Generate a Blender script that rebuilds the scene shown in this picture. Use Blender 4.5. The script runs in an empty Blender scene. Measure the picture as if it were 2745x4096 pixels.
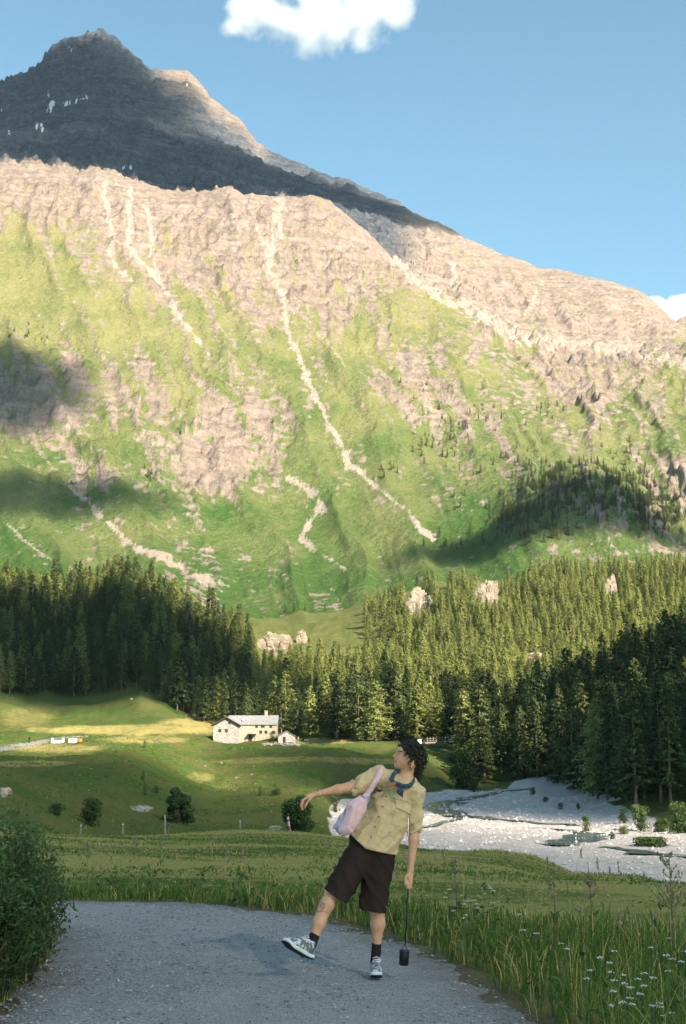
import bpy, math, random
import numpy as np
from mathutils import Vector, Matrix
from mathutils.bvhtree import BVHTree

R = math.radians
random.seed(7)
RNG = np.random.default_rng(11)
SC = bpy.context.scene
COL = SC.collection

# ------------------------------------------------------------------ camera
F = 50.0 / 36.0 * 1024.0          # focal length in pixels of the 686x1024 frame
PITCH = math.atan(232.0 / F)      # camera tilted up so the valley horizon sits low
CT, ST = math.cos(PITCH), math.sin(PITCH)
HC = 1.6
cam = bpy.data.cameras.new('camera')
cam.sensor_fit = 'VERTICAL'; cam.sensor_height = 36.0; cam.sensor_width = 24.0
cam.lens = 50.0; cam.clip_start = 0.1; cam.clip_end = 40000.0
cam_o = bpy.data.objects.new('camera', cam); COL.objects.link(cam_o)
cam_o.location = (0, 0, HC); cam_o.rotation_euler = (R(90) + PITCH, 0, 0)
SC.camera = cam_o

# ------------------------------------------------------------------ light
SUN_EL, SUN_AZ = R(33), R(146)    # azimuth clockwise from +Y: behind the camera, to the right
SUNV = np.array([math.sin(SUN_AZ) * math.cos(SUN_EL), math.cos(SUN_AZ) * math.cos(SUN_EL), math.sin(SUN_EL)])
W = bpy.data.worlds.new('World'); SC.world = W; W.use_nodes = True
_nt = W.node_tree; _bg = _nt.nodes['Background']
_sky = _nt.nodes.new('ShaderNodeTexSky'); _sky.sky_type = 'NISHITA'; _sky.sun_disc = False
_sky.sun_elevation = SUN_EL; _sky.sun_rotation = SUN_AZ
_sky.altitude = 1700; _sky.air_density = 1.0; _sky.dust_density = 0.6; _sky.ozone_density = 1.0
_tint = _nt.nodes.new('ShaderNodeMix'); _tint.data_type = 'RGBA'; _tint.blend_type = 'MULTIPLY'; _tint.inputs[0].default_value = 1.0
_tint.inputs[7].default_value = (.80, 1.0, .85, 1)      # clear cyan-blue mountain air
_nt.links.new(_sky.outputs[0], _tint.inputs[6]); _nt.links.new(_tint.outputs[2], _bg.inputs[0]); _bg.inputs[1].default_value = 0.08
sun = bpy.data.lights.new('sun', 'SUN'); sun.energy = 5.0; sun.angle = R(0.6); sun.color = (1.0, 0.85, 0.67)
sun_o = bpy.data.objects.new('sun', sun); COL.objects.link(sun_o)
sun_o.rotation_euler = Vector(SUNV).to_track_quat('Z', 'Y').to_euler()
SC.view_settings.view_transform = 'Standard'; SC.view_settings.look = 'None'
SC.view_settings.gamma = 1.0; SC.view_settings.use_curve_mapping = False
SC.view_settings.exposure = 1.74
SC.render.engine = 'CYCLES'
cy = SC.cycles
cy.use_denoising = True
cy.max_bounces = 12; cy.diffuse_bounces = 2; cy.glossy_bounces = 2; cy.transmission_bounces = 3
cy.transparent_max_bounces = 8; cy.volume_bounces = 10
cy.volume_step_rate = 1.0; cy.volume_max_steps = 128

# ------------------------------------------------------------------ helpers
def P(u, v, Y):
    """world point at forward distance Y that the lens sees at pixel (u, v)"""
    t = (512.0 - v) / F
    z = Y * (t * CT + ST) / (CT - t * ST)
    d = Y * CT + z * ST
    return np.array([(u - 343.0) / F * d, Y, z + HC])
def PV(u, v, Y): return Vector(P(u, v, Y))
def proj(X, Y, Z):
    z = Z - HC
    d = Y * CT + z * ST
    return 343.0 + F * X / d, 512.0 - F * (-Y * ST + z * CT) / d

def _hash(ix, iy, seed):
    h = (ix.astype(np.int64) * 374761393 + iy.astype(np.int64) * 668265263 + seed * 1442695041) & 0xFFFFFFFF
    h = ((h ^ (h >> 13)) * 1274126177) & 0xFFFFFFFF
    return (h ^ (h >> 16)) & 0xFFFFFFFF
def noise(x, y, seed=0):
    x = np.asarray(x, float); y = np.asarray(y, float)
    ix = np.floor(x); iy = np.floor(y); fx = x - ix; fy = y - iy
    ix = ix.astype(np.int64); iy = iy.astype(np.int64)
    def g(a, b, dx, dy):
        ang = _hash(a, b, seed) * (2 * math.pi / 4294967296.0)
        return np.cos(ang) * dx + np.sin(ang) * dy
    sx = fx * fx * fx * (fx * (fx * 6 - 15) + 10); sy = fy * fy * fy * (fy * (fy * 6 - 15) + 10)
    a = g(ix, iy, fx, fy); b = g(ix + 1, iy, fx - 1, fy)
    c = g(ix, iy + 1, fx, fy - 1); d = g(ix + 1, iy + 1, fx - 1, fy - 1)
    return ((a + (b - a) * sx) + ((c + (d - c) * sx) - (a + (b - a) * sx)) * sy) * 1.5
def fbm(x, y, oct=4, seed=0, gain=0.5):
    r = 0.0; a = 1.0; f = 1.0
    for i in range(oct):
        r = r + a * noise(x * f + i * 17.3, y * f - i * 9.1, seed + i); a *= gain; f *= 2.03
    return r
def ridged(x, y, oct=4, seed=0, gain=0.55):
    r = 0.0; a = 1.0; f = 1.0; w = 1.0
    for i in range(oct):
        n = 1 - np.abs(noise(x * f + i * 7.7, y * f + i * 3.3, seed + i)) * 1.6
        n = n * n * w; w = np.clip(n * 1.6, 0, 1); r = r + a * n; a *= gain; f *= 2.1
    return r
def sstep(a, b, x):
    t = np.clip((x - a) / (b - a), 0, 1); return t * t * (3 - 2 * t)

def mesh_np(name, verts, faces=None, quads=None, tris=None, smooth=True):
    """mesh from numpy arrays (quads (n,4), tris (n,3))"""
    me = bpy.data.meshes.new(name)
    verts = np.asarray(verts, np.float32).reshape(-1, 3)
    me.vertices.add(len(verts)); me.vertices.foreach_set('co', verts.ravel())
    q = np.zeros((0, 4), np.int32) if quads is None else np.asarray(quads, np.int32).reshape(-1, 4)
    t = np.zeros((0, 3), np.int32) if tris is None else np.asarray(tris, np.int32).reshape(-1, 3)
    loops = np.concatenate([q.ravel(), t.ravel()])
    starts = np.concatenate([np.arange(len(q)) * 4, len(q) * 4 + np.arange(len(t)) * 3]).astype(np.int32)
    tot = np.concatenate([np.full(len(q), 4), np.full(len(t), 3)]).astype(np.int32)
    me.loops.add(len(loops)); me.loops.foreach_set('vertex_index', loops.astype(np.int32))
    me.polygons.add(len(starts)); me.polygons.foreach_set('loop_start', starts); me.polygons.foreach_set('loop_total', tot)
    me.polygons.foreach_set('use_smooth', np.full(len(starts), smooth))
    me.update(calc_edges=True)
    return me
def attr(me, name, vals):
    a = me.attributes.new(name, 'FLOAT', 'POINT'); a.data.foreach_set('value', np.asarray(vals, np.float32).ravel())
def attr_face(me, name, vals):
    a = me.attributes.new(name, 'FLOAT', 'FACE'); a.data.foreach_set('value', np.asarray(vals, np.float32).ravel())
def obj(name, me, mat=None, parent=None, loc=None):
    o = bpy.data.objects.new(name, me); COL.objects.link(o)
    if mat is not None and me is not None and len(me.materials) == 0: me.materials.append(mat)
    if parent is not None: o.parent = parent
    if loc is not None: o.location = loc
    return o
def tag(o, label, cat, group=None):
    o['label'] = label; o['category'] = cat
    if group: o['group'] = group
    return o
def thing(name, label, cat, loc=(0, 0, 0), rz=0.0, group=None):
    o = bpy.data.objects.new(name, None); COL.objects.link(o)
    o.empty_display_size = 0.2
    o.location = loc; o.rotation_euler = (0, 0, rz)
    return tag(o, label, cat, group)
def struct(o): o['kind'] = 'structure'; return o
def stuff(o, label=None, cat=None):
    o['kind'] = 'stuff'
    if label: o['label'] = label
    if cat: o['category'] = cat
    return o

class NT:
    """tiny node-tree builder"""
    def __init__(s, name, kind='mat'):
        s.m = bpy.data.materials.new(name); s.m.use_nodes = True; s.nt = s.m.node_tree
        s.nt.nodes.clear(); s.out = s.nt.nodes.new('ShaderNodeOutputMaterial')
    def n(s, typ, props=None, **ins):
        nd = s.nt.nodes.new('ShaderNode' + typ)
        for k, v in (props or {}).items(): setattr(nd, k, v)
        for k, v in ins.items():
            key = int(k[1:]) if k[0] == '_' and k[1:].isdigit() else k.replace('__', ' ')
            s.put(nd.inputs[key], v)
        return nd
    def put(s, sock, v):
        if isinstance(v, bpy.types.NodeSocket): s.nt.links.new(v, sock)
        elif isinstance(v, bpy.types.Node): s.nt.links.new(v.outputs[0], sock)
        else:
            if sock.type == 'RGBA' and len(v) == 3: v = (*v, 1)
            sock.default_value = v
    def attr(s, name): return s.n('Attribute', {'attribute_name': name}).outputs['Fac']
    def math(s, op, a, b=0.0, clamp=False):
        return s.n('Math', {'operation': op, 'use_clamp': clamp}, _0=a, _1=b).outputs[0]
    def mix(s, f, a, b, mode='MIX'):
        nd = s.nt.nodes.new('ShaderNodeMix'); nd.data_type = 'RGBA'; nd.blend_type = mode
        s.put(nd.inputs[0], f); s.put(nd.inputs[6], a); s.put(nd.inputs[7], b); return nd.outputs[2]
    def pos(s): return s.n('NewGeometry').outputs['Position']
    def obco(s): return s.n('TexCoord').outputs['Object']
    def map(s, vec, scale, rot=(0, 0, 0)): return s.n('Mapping', None, Vector=vec, Scale=scale, Rotation=rot).outputs[0]
    def noise(s, vec, scale, detail=4, rough=0.55, col=False):
        nd = s.n('TexNoise', None, Vector=vec, Scale=scale, Detail=detail, Roughness=rough)
        return nd.outputs['Color'] if col else nd.outputs['Fac']
    def ramp(s, f, stops, interp='LINEAR'):
        nd = s.n('ValToRGB', None, Fac=f); cr = nd.color_ramp; cr.interpolation = interp
        while len(cr.elements) < len(stops): cr.elements.new(0.5)
        for e, (p, c) in zip(cr.elements, stops):
            e.position = p; e.color = (*c, 1) if len(c) == 3 else c
        return nd.outputs[0]
    def remap(s, f, a, b, c=0.0, d=1.0):
        return s.n('MapRange', {'clamp': True}, Value=f, _1=a, _2=b, _3=c, _4=d).outputs[0]
    def bump(s, h, strength=0.5, dist=0.1): return s.n('Bump', None, Height=h, Strength=strength, Distance=dist).outputs[0]
    def bsdf(s, col, rough=0.9, normal=None, **kw):
        nd = s.n('BsdfPrincipled', None, Roughness=rough); s.put(nd.inputs['Base Color'], col)
        if 'Specular IOR Level' not in kw: nd.inputs['Specular IOR Level'].default_value = 0.2
        if normal is not None: s.put(nd.inputs['Normal'], normal)
        for k, v in kw.items(): s.put(nd.inputs[k.replace('__', ' ')], v)
        return nd.outputs[0]
    def done(s, sh, vol=None):
        if sh is not None: s.nt.links.new(sh, s.out.inputs['Surface'])
        if vol is not None: s.nt.links.new(vol, s.out.inputs['Volume'])
        return s.m
def plain(name, col, rough=0.8, var=0.12, scale=30.0, bump=0.0, spec=0.3, metallic=0.0):
    """simple material with a little mottling"""
    b = NT(name); c = b.obco(); nz = b.noise(c, scale, 4)
    dark = tuple(x * (1 - var) for x in col); lite = tuple(min(1, x * (1 + var)) for x in col)
    colr = b.mix(b.remap(nz, .3, .7), dark, lite)
    nm = b.bump(nz, bump, 0.01) if bump else None
    return b.done(b.bsdf(colr, rough, nm, **{'Specular IOR Level': spec, 'Metallic': metallic}))
# ------------------------------------------------------------------ terrain
# Control curves across the valley, near to far: at forward distance Y the ground height follows the points.
# each point is (u, value[, Y]); value is a picture row 'v' or a height 'z'
def crow(Y, pts, kind='v'):
    A, Z, YY = [], [], []
    for p in pts:
        y = p[2] if len(p) > 2 else Y
        if kind == 'v' and not isinstance(p[1], str):
            q = P(p[0], p[1], y); A.append(q[0] / y); Z.append(q[2]); YY.append(y)
        else:
            z = float(p[1][1:]) if isinstance(p[1], str) else p[1]
            d = y * CT + (z - HC) * ST
            A.append((p[0] - 343) / F * d / y); Z.append(z); YY.append(y)
    return np.array(A), np.array(Z), np.array(YY)
D = 0.4376
def dp(l): return [(a * D, b * D) + tuple(r) for a, b, *r in l]
ROWS = [
 crow(2,  [(-300, 0), (1000, 0)], 'z'),
 crow(16, [(-300, 0), (1000, 0)], 'z'),
 crow(26, [(-300, .5), (-100, .3), (60, -.15), (343, -.3), (500, -.62), (600, -1.0), (686, -1.25), (800, -1.5), (1000, -2)], 'z'),
 crow(40, [(-300, 815), (-100, 825), (60, 838), (130, 838), (240, 829), (300, 832), (345, 838), (400, 845), (420, 851),
           (500, 853), (535, 858), (560, 870), (572, 876), (640, 878), (660, 885), (686, 892), (800, 905), (1000, 920)]),
 crow(62, [(-300, 2), (-100, -1), (0, -3), (100, -4), (300, -4.5), (450, -6), (600, -7), (686, -7.5), (1000, -8)], 'z'),
 crow(110, [(-300, 3), (-100, -1), (0, -4), (60, -6), (120, -8), (200, -9), (300, -9.6), (380, -10.8), (500, -11), (1000, -11)], 'z'),
 crow(170, [(-300, 'z8'), (-100, 'z2'), (-40, 776), (0, 782), (40, 800), (90, 822), (130, 833), (220, 836), (300, 834), (332, 'z-10.2'), (350, 'z-11'), (500, 'z-11'), (1000, 'z-10')]),
 crow(235, [(-300, 'z10'), (-100, 750), (0, 764), (70, 770), (120, 778), (150, 795), (190, 812), (260, 814), (310, 812), (326, 'z-10'), (345, 'z-11'), (600, 'z-11'), (660, 'z-10'), (686, 'z-9'), (1000, 'z0')]),
 crow(300, [(-300, 'z12'), (-100, 748), (0, 757), (70, 757), (130, 754), (170, 765), (215, 783), (260, 780), (318, 785), (330, 'z-10'), (350, 'z-11'), (560, 'z-11'), (600, 'z-10.5'), (640, 'z-8'), (686, 'z-4'), (800, 'z6'), (1000, 'z30')]),
 crow(345, [(-300, 'z16'), (-100, 740), (0, 747), (70, 747), (130, 744.5), (180, 755), (215, 764), (260, 764), (330, 766), (360, 'z-9'), (380, 'z-10.6'), (480, 'z-11'), (540, 'z-10.5'), (580, 'z-9'), (620, 'z-7'), (686, 'z-1'), (800, 'z10'), (1000, 'z40')]),
 crow(400, [(-300, 'z25'), (-100, 732), (0, 741), (60, 738), (130, 736), (200, 742), (250, 744), (330, 748), (400, 757), (425, 768), (450, 780), (475, 'z-9'), (520, 'z-7'), (560, 'z-4'), (620, 'z3'), (686, 'z12'), (800, 'z28'), (1000, 'z60')]),
 crow(450, [(-300, 'z45'), (-100, 712), (0, 728), (60, 729), (120, 727), (180, 727), (215, 738), (300, 739.5), (400, 744), (430, 745), (470, 748), (500, 'z-2'), (530, 'z2'), (600, 'z10'), (686, 'z23'), (800, 'z45'), (1000, 'z90')]),
 crow(560, [(-300, 'z80'), (-100, 665), (0, 690), (30, 700), (60, 706), (100, 703), (140, 694), (165, 702), (190, 716), (230, 724), (300, 724), (400, 728), (470, 734), (520, 'z7'), (600, 'z18'), (686, 'z36'), (800, 'z65'), (1000, 'z120')]),
 crow(800, [(-300, 540), (-100, 570), (0, 596), (66, 602), (95, 594), (114, 584), (135, 588), (150, 600), (175, 614), (220, 628), (245, 638), (270, 656), (300, 664), (343, 666), (400, 664), (470, 662), (560, 655), (620, 645), (686, 632), (800, 610), (1000, 560)]),
 crow(1000, [(-300, 560), (-100, 592), (0, 612), (114, 606), (175, 622), (245, 632), (290, 632), (343, 622), (375, 612), (400, 603), (437, 592), (475, 588), (492, 596), (520, 596), (550, 579), (612, 580), (686, 572), (800, 560), (1000, 540)]),
 crow(1180, [(-300, 560), (-100, 585), (0, 590), (66, 588), (150, 585), (200, 600), (240, 614), (300, 612), (343, 606), (380, 597), (437, 582), (520, 578), (600, 572), (686, 566), (800, 560), (1000, 550)]),
 crow(1420, [(-300, 500), (-100, 520), (0, 535), (150, 540), (230, 560), (300, 566), (343, 560), (380, 553), (437, 540), (490, 523), (525, 495), (545, 473), (560, 462), (585, 461), (612, 466), (630, 477), (648, 494), (674, 515), (690, 528), (740, 545), (1000, 550)]),
 crow(1540, [(-300, 460), (-100, 480), (0, 490), (150, 495), (230, 515), (300, 522), (343, 518), (380, 508), (437, 498), (500, 485), (545, 470), (585, 475), (620, 486), (660, 496), (690, 500), (800, 500), (1000, 490)]),
 crow(1800, [(-300, 340), (-100, 365), (0, 375), (120, 385), (230, 395), (343, 405), (437, 415), (545, 420), (620, 425), (686, 425), (1000, 420)]),
 crow(2050, [(-300, 240), (-100, 255), (0, 262), (100, 268), (180, 280), (260, 290), (330, 300), (400, 330, 2000), (470, 358, 1950), (545, 380, 1950), (620, 388, 1950), (686, 390, 1950), (1000, 390, 1950)]),
 crow(2350, [(-300, 130), (-100, 150), (0, 168), (60, 171), (67, 176), (96, 168), (118, 175), (150, 184), (175, 192), (206, 190), (232, 186), (245, 193), (280, 195),
             (315, 196), (332, 203), (350, 219), (376, 241), (390, 258, 2300), (420, 281, 2250), (460, 304, 2200), (495, 322, 2150), (525, 338, 2120), (565, 348, 2100), (620, 352, 2100), (686, 355, 2100), (1000, 360, 2100)]),
 crow(2480, [(-300, 125), (-100, 145), (0, 163), (60, 166), (96, 168), (118, 172), (175, 190), (206, 191), (245, 197), (280, 201), (315, 206), (332, 213), (350, 228), (376, 250),
             (400, 266, 2430), (420, 282, 2400), (460, 298, 2380), (495, 313, 2350), (525, 328, 2300), (565, 340, 2300), (620, 346, 2300), (686, 348, 2300), (1000, 352, 2300)]),
 crow(2850, [(-300, 110), (-100, 118), (0, 128), (60, 112), (95, 100), (140, 116), (180, 136), (230, 160), (280, 184), (330, 200), (380, 222, 2780), (430, 250, 2700), (490, 282, 2650), (545, 303, 2600),
             (600, 312, 2550), (640, 320, 2550), (686, 333, 2550), (1000, 345, 2550)]),
 crow(3250, [(-300, 100), (-100, 96), (-40, 94)] + dp([(0, 205), (30, 198), (60, 185), (80, 172), (95, 160), (105, 140), (117, 118), (135, 112), (160, 98), (175, 96), (195, 86), (218, 86), (235, 90), (245, 97), (262, 101), (270, 108), (280, 122),
             (300, 135), (315, 150), (330, 165), (345, 176), (370, 176), (400, 174), (430, 177), (445, 190), (458, 203), (470, 220), (480, 238), (492, 246), (512, 260), (530, 275), (548, 288), (560, 305), (575, 325), (590, 345),
             (640, 375), (680, 390), (720, 405), (745, 412), (760, 425), (800, 430), (825, 445), (850, 455), (885, 470, 3210), (915, 480, 3180), (925, 492, 3165), (935, 500, 3150), (1000, 525, 3080), (1080, 560, 2950),
             (1150, 590, 2900), (1190, 602, 2900), (1240, 620, 2850), (1280, 624, 2850), (1330, 637, 2850), (1380, 648, 2800), (1440, 664, 2800), (1470, 675, 2800), (1500, 702, 2800), (1530, 735, 2800), (1546, 748, 2800), (1553, 738, 2800), (1568, 732, 2800)]) + [(760, 318, 2800), (1000, 330, 2800)]),
 crow(3900, [(-300, 'z900'), (90, 'z1000'), (400, 'z700'), (1000, 'z400')]),
]
NR = len(ROWS)
def _rows_at(a):
    a = np.asarray(a, float)
    return np.stack([np.interp(a, r[0], r[2]) for r in ROWS]), np.stack([np.interp(a, r[0], r[1]) for r in ROWS])
def _slopes(Yk, Zk):
    h = np.diff(Yk, axis=0); dl = np.diff(Zk, axis=0) / h
    m = np.zeros_like(Zk); m[0] = dl[0]; m[-1] = dl[-1]
    same = dl[:-1] * dl[1:] > 0
    w1 = 2 * h[1:] + h[:-1]; w2 = h[1:] + 2 * h[:-1]
    with np.errstate(divide='ignore', invalid='ignore'):
        hm = (w1 + w2) / (w1 / dl[:-1] + w2 / dl[1:])
    m[1:-1] = np.where(same, np.nan_to_num(hm), 0)
    return m
def base_h(X, Y):
    X = np.asarray(X, float); Y = np.asarray(Y, float); sh = X.shape
    X = X.ravel(); Y = Y.ravel()
    out = np.zeros_like(X)
    for s in range(0, len(X), 200000):
        x = X[s:s + 200000]; y = Y[s:s + 200000]; ye = np.maximum(y, 14.0)
        Yk, Zk = _rows_at(x / ye); m = _slopes(Yk, Zk)
        k = np.clip((Yk <= ye).sum(0) - 1, 0, NR - 2); i = np.arange(len(x))
        y0 = Yk[k, i]; y1 = Yk[k + 1, i]; h = y1 - y0; t = np.clip((ye - y0) / h, 0, 1)
        z = (Zk[k, i] * (1 + 2 * t) * (1 - t) ** 2 + Zk[k + 1, i] * t * t * (3 - 2 * t)
             + m[k, i] * h * t * (1 - t) ** 2 + m[k + 1, i] * h * t * t * (t - 1))
        out[s:s + 200000] = z
    return out.reshape(sh)

# ---- mask fields drawn over the mountain side (rock share, gullies of scree, snow)
ROCK = [(0,420,.9),(150,450,.95),(300,480,.92),(450,500,.9),(640,520,.95),(760,560,.9),(0,480,.75),(90,470,.8),(50,530,.2),(150,560,.45),(60,600,0),(200,620,.3),(300,620,.5),(420,600,.7),(550,620,.75),(700,640,.85),(850,650,.6),
 (50,680,0),(130,660,0),(200,700,.1),(230,630,.4),(330,700,.5),(420,720,.2),(520,720,.4),(600,700,.5),(800,700,.6),(900,700,.4),(50,760,.3),(120,780,.4),(250,780,.1),(340,760,.05),(450,800,.15),(560,800,.2),(700,780,.3),(850,780,.3),(940,780,.35),
 (50,870,.75),(150,850,.65),(250,870,.35),(320,850,.5),(400,850,.15),(520,860,.6),(600,880,.3),(700,900,.3),(800,870,.1),(900,850,.6),(960,900,.6),(50,950,.75),(120,940,.65),(200,900,.3),(280,920,.5),(350,930,.6),(430,900,.35),(480,950,.75),(560,930,.7),(640,960,.55),(750,1000,.15),(850,950,.1),(1000,930,.6),(1080,960,.5),
 (60,1010,.3),(150,1060,.5),(250,1000,.35),(200,1090,.7),(330,1000,.3),(440,1050,.78),(500,1080,.72),(380,1130,.35),(600,1050,.45),(600,1140,.35),(700,1050,0),(50,1120,0),(130,1150,0),(250,1150,.08),(330,1190,.05),(430,1170,.25),(520,1200,0),(650,1200,0),(800,1150,0),(1000,1200,0),
 (100,1250,0),(300,1260,.15),(450,1300,.3),(500,1340,.35),(560,1330,.08),(700,1330,.1),(800,1280,0),(0,1250,0),(0,1350,0),(200,1350,.1),(900,1330,0),
 (950,600,.9),(1050,620,.92),(1150,650,.92),(1300,700,.92),(1450,740,.9),(1530,800,.75),(1150,740,.9),(1300,790,.9),(1450,800,.75),(1050,740,.3),(1100,800,.25),(1200,800,.45),(1270,850,.8),(1200,880,.35),(1350,880,.8),(1450,860,.45),(1550,850,.35),(1100,880,.2),(1150,1000,.3),(1050,1020,.3),(1250,950,.3),(1350,980,.3),(1450,930,.45),(1500,1000,.35),(1550,1100,.6),(1400,1000,.15),(950,1030,.1),(1100,1100,.2),(1200,1100,.35),
 (1300,1100,.3),(1380,1140,.4),(1480,1150,.42),(1200,1180,.12),(1100,1180,.05),(1300,1220,.2)]
SCREE = [(.78, [(640,450,13),(635,540,13),(615,580,12),(620,630,10),(650,680,10),(655,750,9),(690,830,8),(710,880,7),(745,960,7),(790,1030,8),(800,1065,9),(860,1110,6),(930,1170,5),(995,1230,7)]),
 (.95, [(235,410,6),(245,480,7),(255,540,6),(250,590,5),(300,640,4)]),(.95, [(300,430,6),(295,520,7),(290,560,8),(330,610,6),(370,650,6),(400,710,6),(440,760,6),(475,810,5)]),
 (.9, [(330,470,5),(350,530,6),(355,610,5),(370,640,4)]),(.75, [(660,1095,8),(720,1130,9),(735,1160,11),(710,1190,9),(690,1230,7),(740,1270,6),(790,1300,5)]),
 (.8, [(160,1110,7),(230,1180,7),(300,1240,8),(400,1290,10),(500,1340,14)]),(1., [(900,590,8),(950,640,8),(1010,680,9),(1080,710,14),(1150,750,16),(1210,780,14)]),(.9, [(1035,605,6),(1040,660,8),(1080,710,10)]),
 (.7, [(1200,770,16),(1300,790,18),(1450,800,18),(1568,830,14)]),(.6, [(540,570,6),(580,620,7),(620,640,6)]),(.5, [(700,740,3),(760,790,3),(790,840,3)]),(.6, [(0,1190,3),(60,1240,3),(130,1290,3)]),(.45, [(470,700,3),(540,790,3)]),
 (.6, [(1240,640,4),(1220,680,5),(1200,720,5)]),(.55, [(560,460,6),(590,520,7),(612,575,8)]),(.5, [(390,700,5),(400,730,6)])]
SNOW = [(118,240,9,5),(112,252,8,4),(120,232,6,8),(168,232,12,3.5),(190,222,11,3.5),(150,240,9,3.5),(92,288,14,5),(160,113,7,3),(148,121,4,2.5),(5,245,4,3),(75,250,5,2),(20,305,5,2),(370,202,3,2),(300,385,10,2),(285,382,6,2),(165,340,3,2),(430,195,4,3),(400,210,3,2),(110,215,6,2)]
def rock_field(u, v):
    u = u / D; v = v / D
    num = np.full(u.shape, 1e-6); den = np.full(u.shape, 1.1e-6)
    for a, b, r in ROCK:
        w = np.exp(-(((u - a) / 48.) ** 2 + ((v - b) / 42.) ** 2)); num += w * r; den += w
    f = num / den
    return f
def seg_field(u, v, lines, wob=0.0):
    u = u / D; v = v / D
    best = np.zeros(u.shape)
    for amp, pts in lines:
        for (x0, y0, w0), (x1, y1, w1) in zip(pts[:-1], pts[1:]):
            dx, dy = x1 - x0, y1 - y0; L = dx * dx + dy * dy
            t = np.clip(((u - x0) * dx + (v - y0) * dy) / L, 0, 1)
            dd = np.hypot(u - x0 - t * dx, v - y0 - t * dy); w = w0 + (w1 - w0) * t
            best = np.maximum(best, amp * (1 - sstep(.45, 1.25, dd / w + wob)))
    return best

# ---- polar grid over valley and mountain
ai = np.linspace(-0.262, 0.262, 600)
side = 0.262 + np.cumsum(np.linspace(0.0012, 0.012, 50))
AG = np.concatenate([-side[::-1], ai, side])
NSUB = {3: 40, 4: 16, 5: 18, 6: 24, 7: 24, 8: 20, 9: 20, 10: 18, 11: 22, 12: 50, 13: 36, 14: 20, 15: 40, 16: 20, 17: 56, 18: 56, 19: 64, 20: 16, 21: 56, 22: 84, 23: 5}
Yk, Zk = _rows_at(AG)
rowsY = []; split_row = None
for k in range(3, NR - 1):
    n = NSUB[k]
    if k == 15: split_row = len(rowsY)
    for j in range(n): rowsY.append(Yk[k] + (Yk[k + 1] - Yk[k]) * (j / n))
rowsY.append(Yk[-1])
GY = np.array(rowsY); GX = GY * AG[None, :]
GZ = base_h(GX, GY)
gu, gv = proj(GX, GY, GZ)

def terrain_noise(X, Y, Z, u, v):
    """relief added on the smooth control surface"""
    far = sstep(1000, 1400, Y)
    near = 1 - far
    # valley: soft hummocks
    val = fbm(X / 26, Y / 40, 4, 3) * np.clip(Y / 400, .1, 1.0) * 2.2 * sstep(45, 90, Y)
    bed = sstep(-9.5, -10.6, Z) * sstep(90, 120, Y) * (1 - sstep(480, 520, Y))
    val = val * (1 - .85 * bed) + bed * fbm(X / 6, Y / 9, 3, 9) * .22
    # mountain: gullies that run down to the right, crags
    rk = np.where(v / D < 430, 1.0, rock_field(u, v)) * far
    q = u * .9 - v * .42; r = u * .42 + v * .9
    q = q + fbm(X / 120, Z / 120, 3, 23) * 16
    gul = (ridged(q / 30, r / 130, 3, 21) - .8) * (1.6 + 9 * rk) + (ridged(q / 85 + .3, r / 420, 2, 29) - .8) * 11
    crag = (ridged(X / 70, Z / 45 + Y / 130, 4, 31) - .8) * 13 * sstep(.2, .8, rk) + fbm(X / 22, Z / 15 + Y / 60, 3, 41) * (1.5 + 6.0 * rk)
    top = sstep(2600, 3200, Y)
    crag = crag + top * ((ridged(X / 130, Z / 90 + Y / 200, 5, 51, .6) - .8) * 26 + fbm(X / 18, Z / 14, 3, 53) * 5)
    edge = 1 - .75 * np.exp(-((Y - 2330) / 80.) ** 2)
    sky_y = np.interp(X / Y, ROWS[-2][0], ROWS[-2][2])
    # keep the two crests close to their drawn lines
    edge = edge * (1 - .90 * np.exp(-((Y - sky_y) / (130. + 190. * sstep(120, 190, u))) ** 2))
    mt = (gul * (1 - .6 * top) + crag) * edge
    return val * near + mt * far
GZ = GZ + terrain_noise(GX, GY, GZ, gu, gv)
gu, gv = proj(GX, GY, GZ)
ng, mg = GX.shape
def H(x, y):
    """ground height at world x, y (scalar or array), as meshed"""
    x = np.atleast_1d(np.asarray(x, float)); y = np.atleast_1d(np.asarray(y, float))
    b = base_h(x, y); u, v = proj(x, np.maximum(y, 1), b)
    z = b + terrain_noise(x, y, b, u, v) * (y > 40) + near_noise(x, y)
    return z
def near_noise(x, y): return (fbm(x / 5., y / 5., 3, 5) * .09) * sstep(13, 20, y) * (1 - sstep(32, 39.5, y))
def H1(x, y): return float(H(x, y)[0])
def ground_at(u, v, y0=20, y1=1200):
    """where the lens ray through pixel (u, v) meets the ground"""
    t = (512. - v) / F; k = (t * CT + ST) / (CT - t * ST)
    def first(ys, fn):
        z = ys * k; x = (u - 343.) / F * (ys * CT + z * ST); hit = np.where(fn(x, ys) >= z + HC)[0]
        return hit[0] if len(hit) else len(ys) - 1
    ys = np.geomspace(y0, y1, 160); i = first(ys, H)
    ys = np.linspace(ys[max(i - 1, 0)], ys[i], 24); i = first(ys, H)
    y = ys[i]; x = (u - 343.) / F * (y * CT + y * k * ST)
    return np.array([x, y, float(H(x, y)[0])])

def grid_mesh(name, X, Y, Z):
    n, m = X.shape
    idx = np.arange(n * m).reshape(n, m)
    q = np.stack([idx[:-1, :-1], idx[:-1, 1:], idx[1:, 1:], idx[1:, :-1]], -1).reshape(-1, 4)
    return mesh_np(name, np.stack([X, Y, Z], -1).reshape(-1, 3), quads=q)

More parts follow.
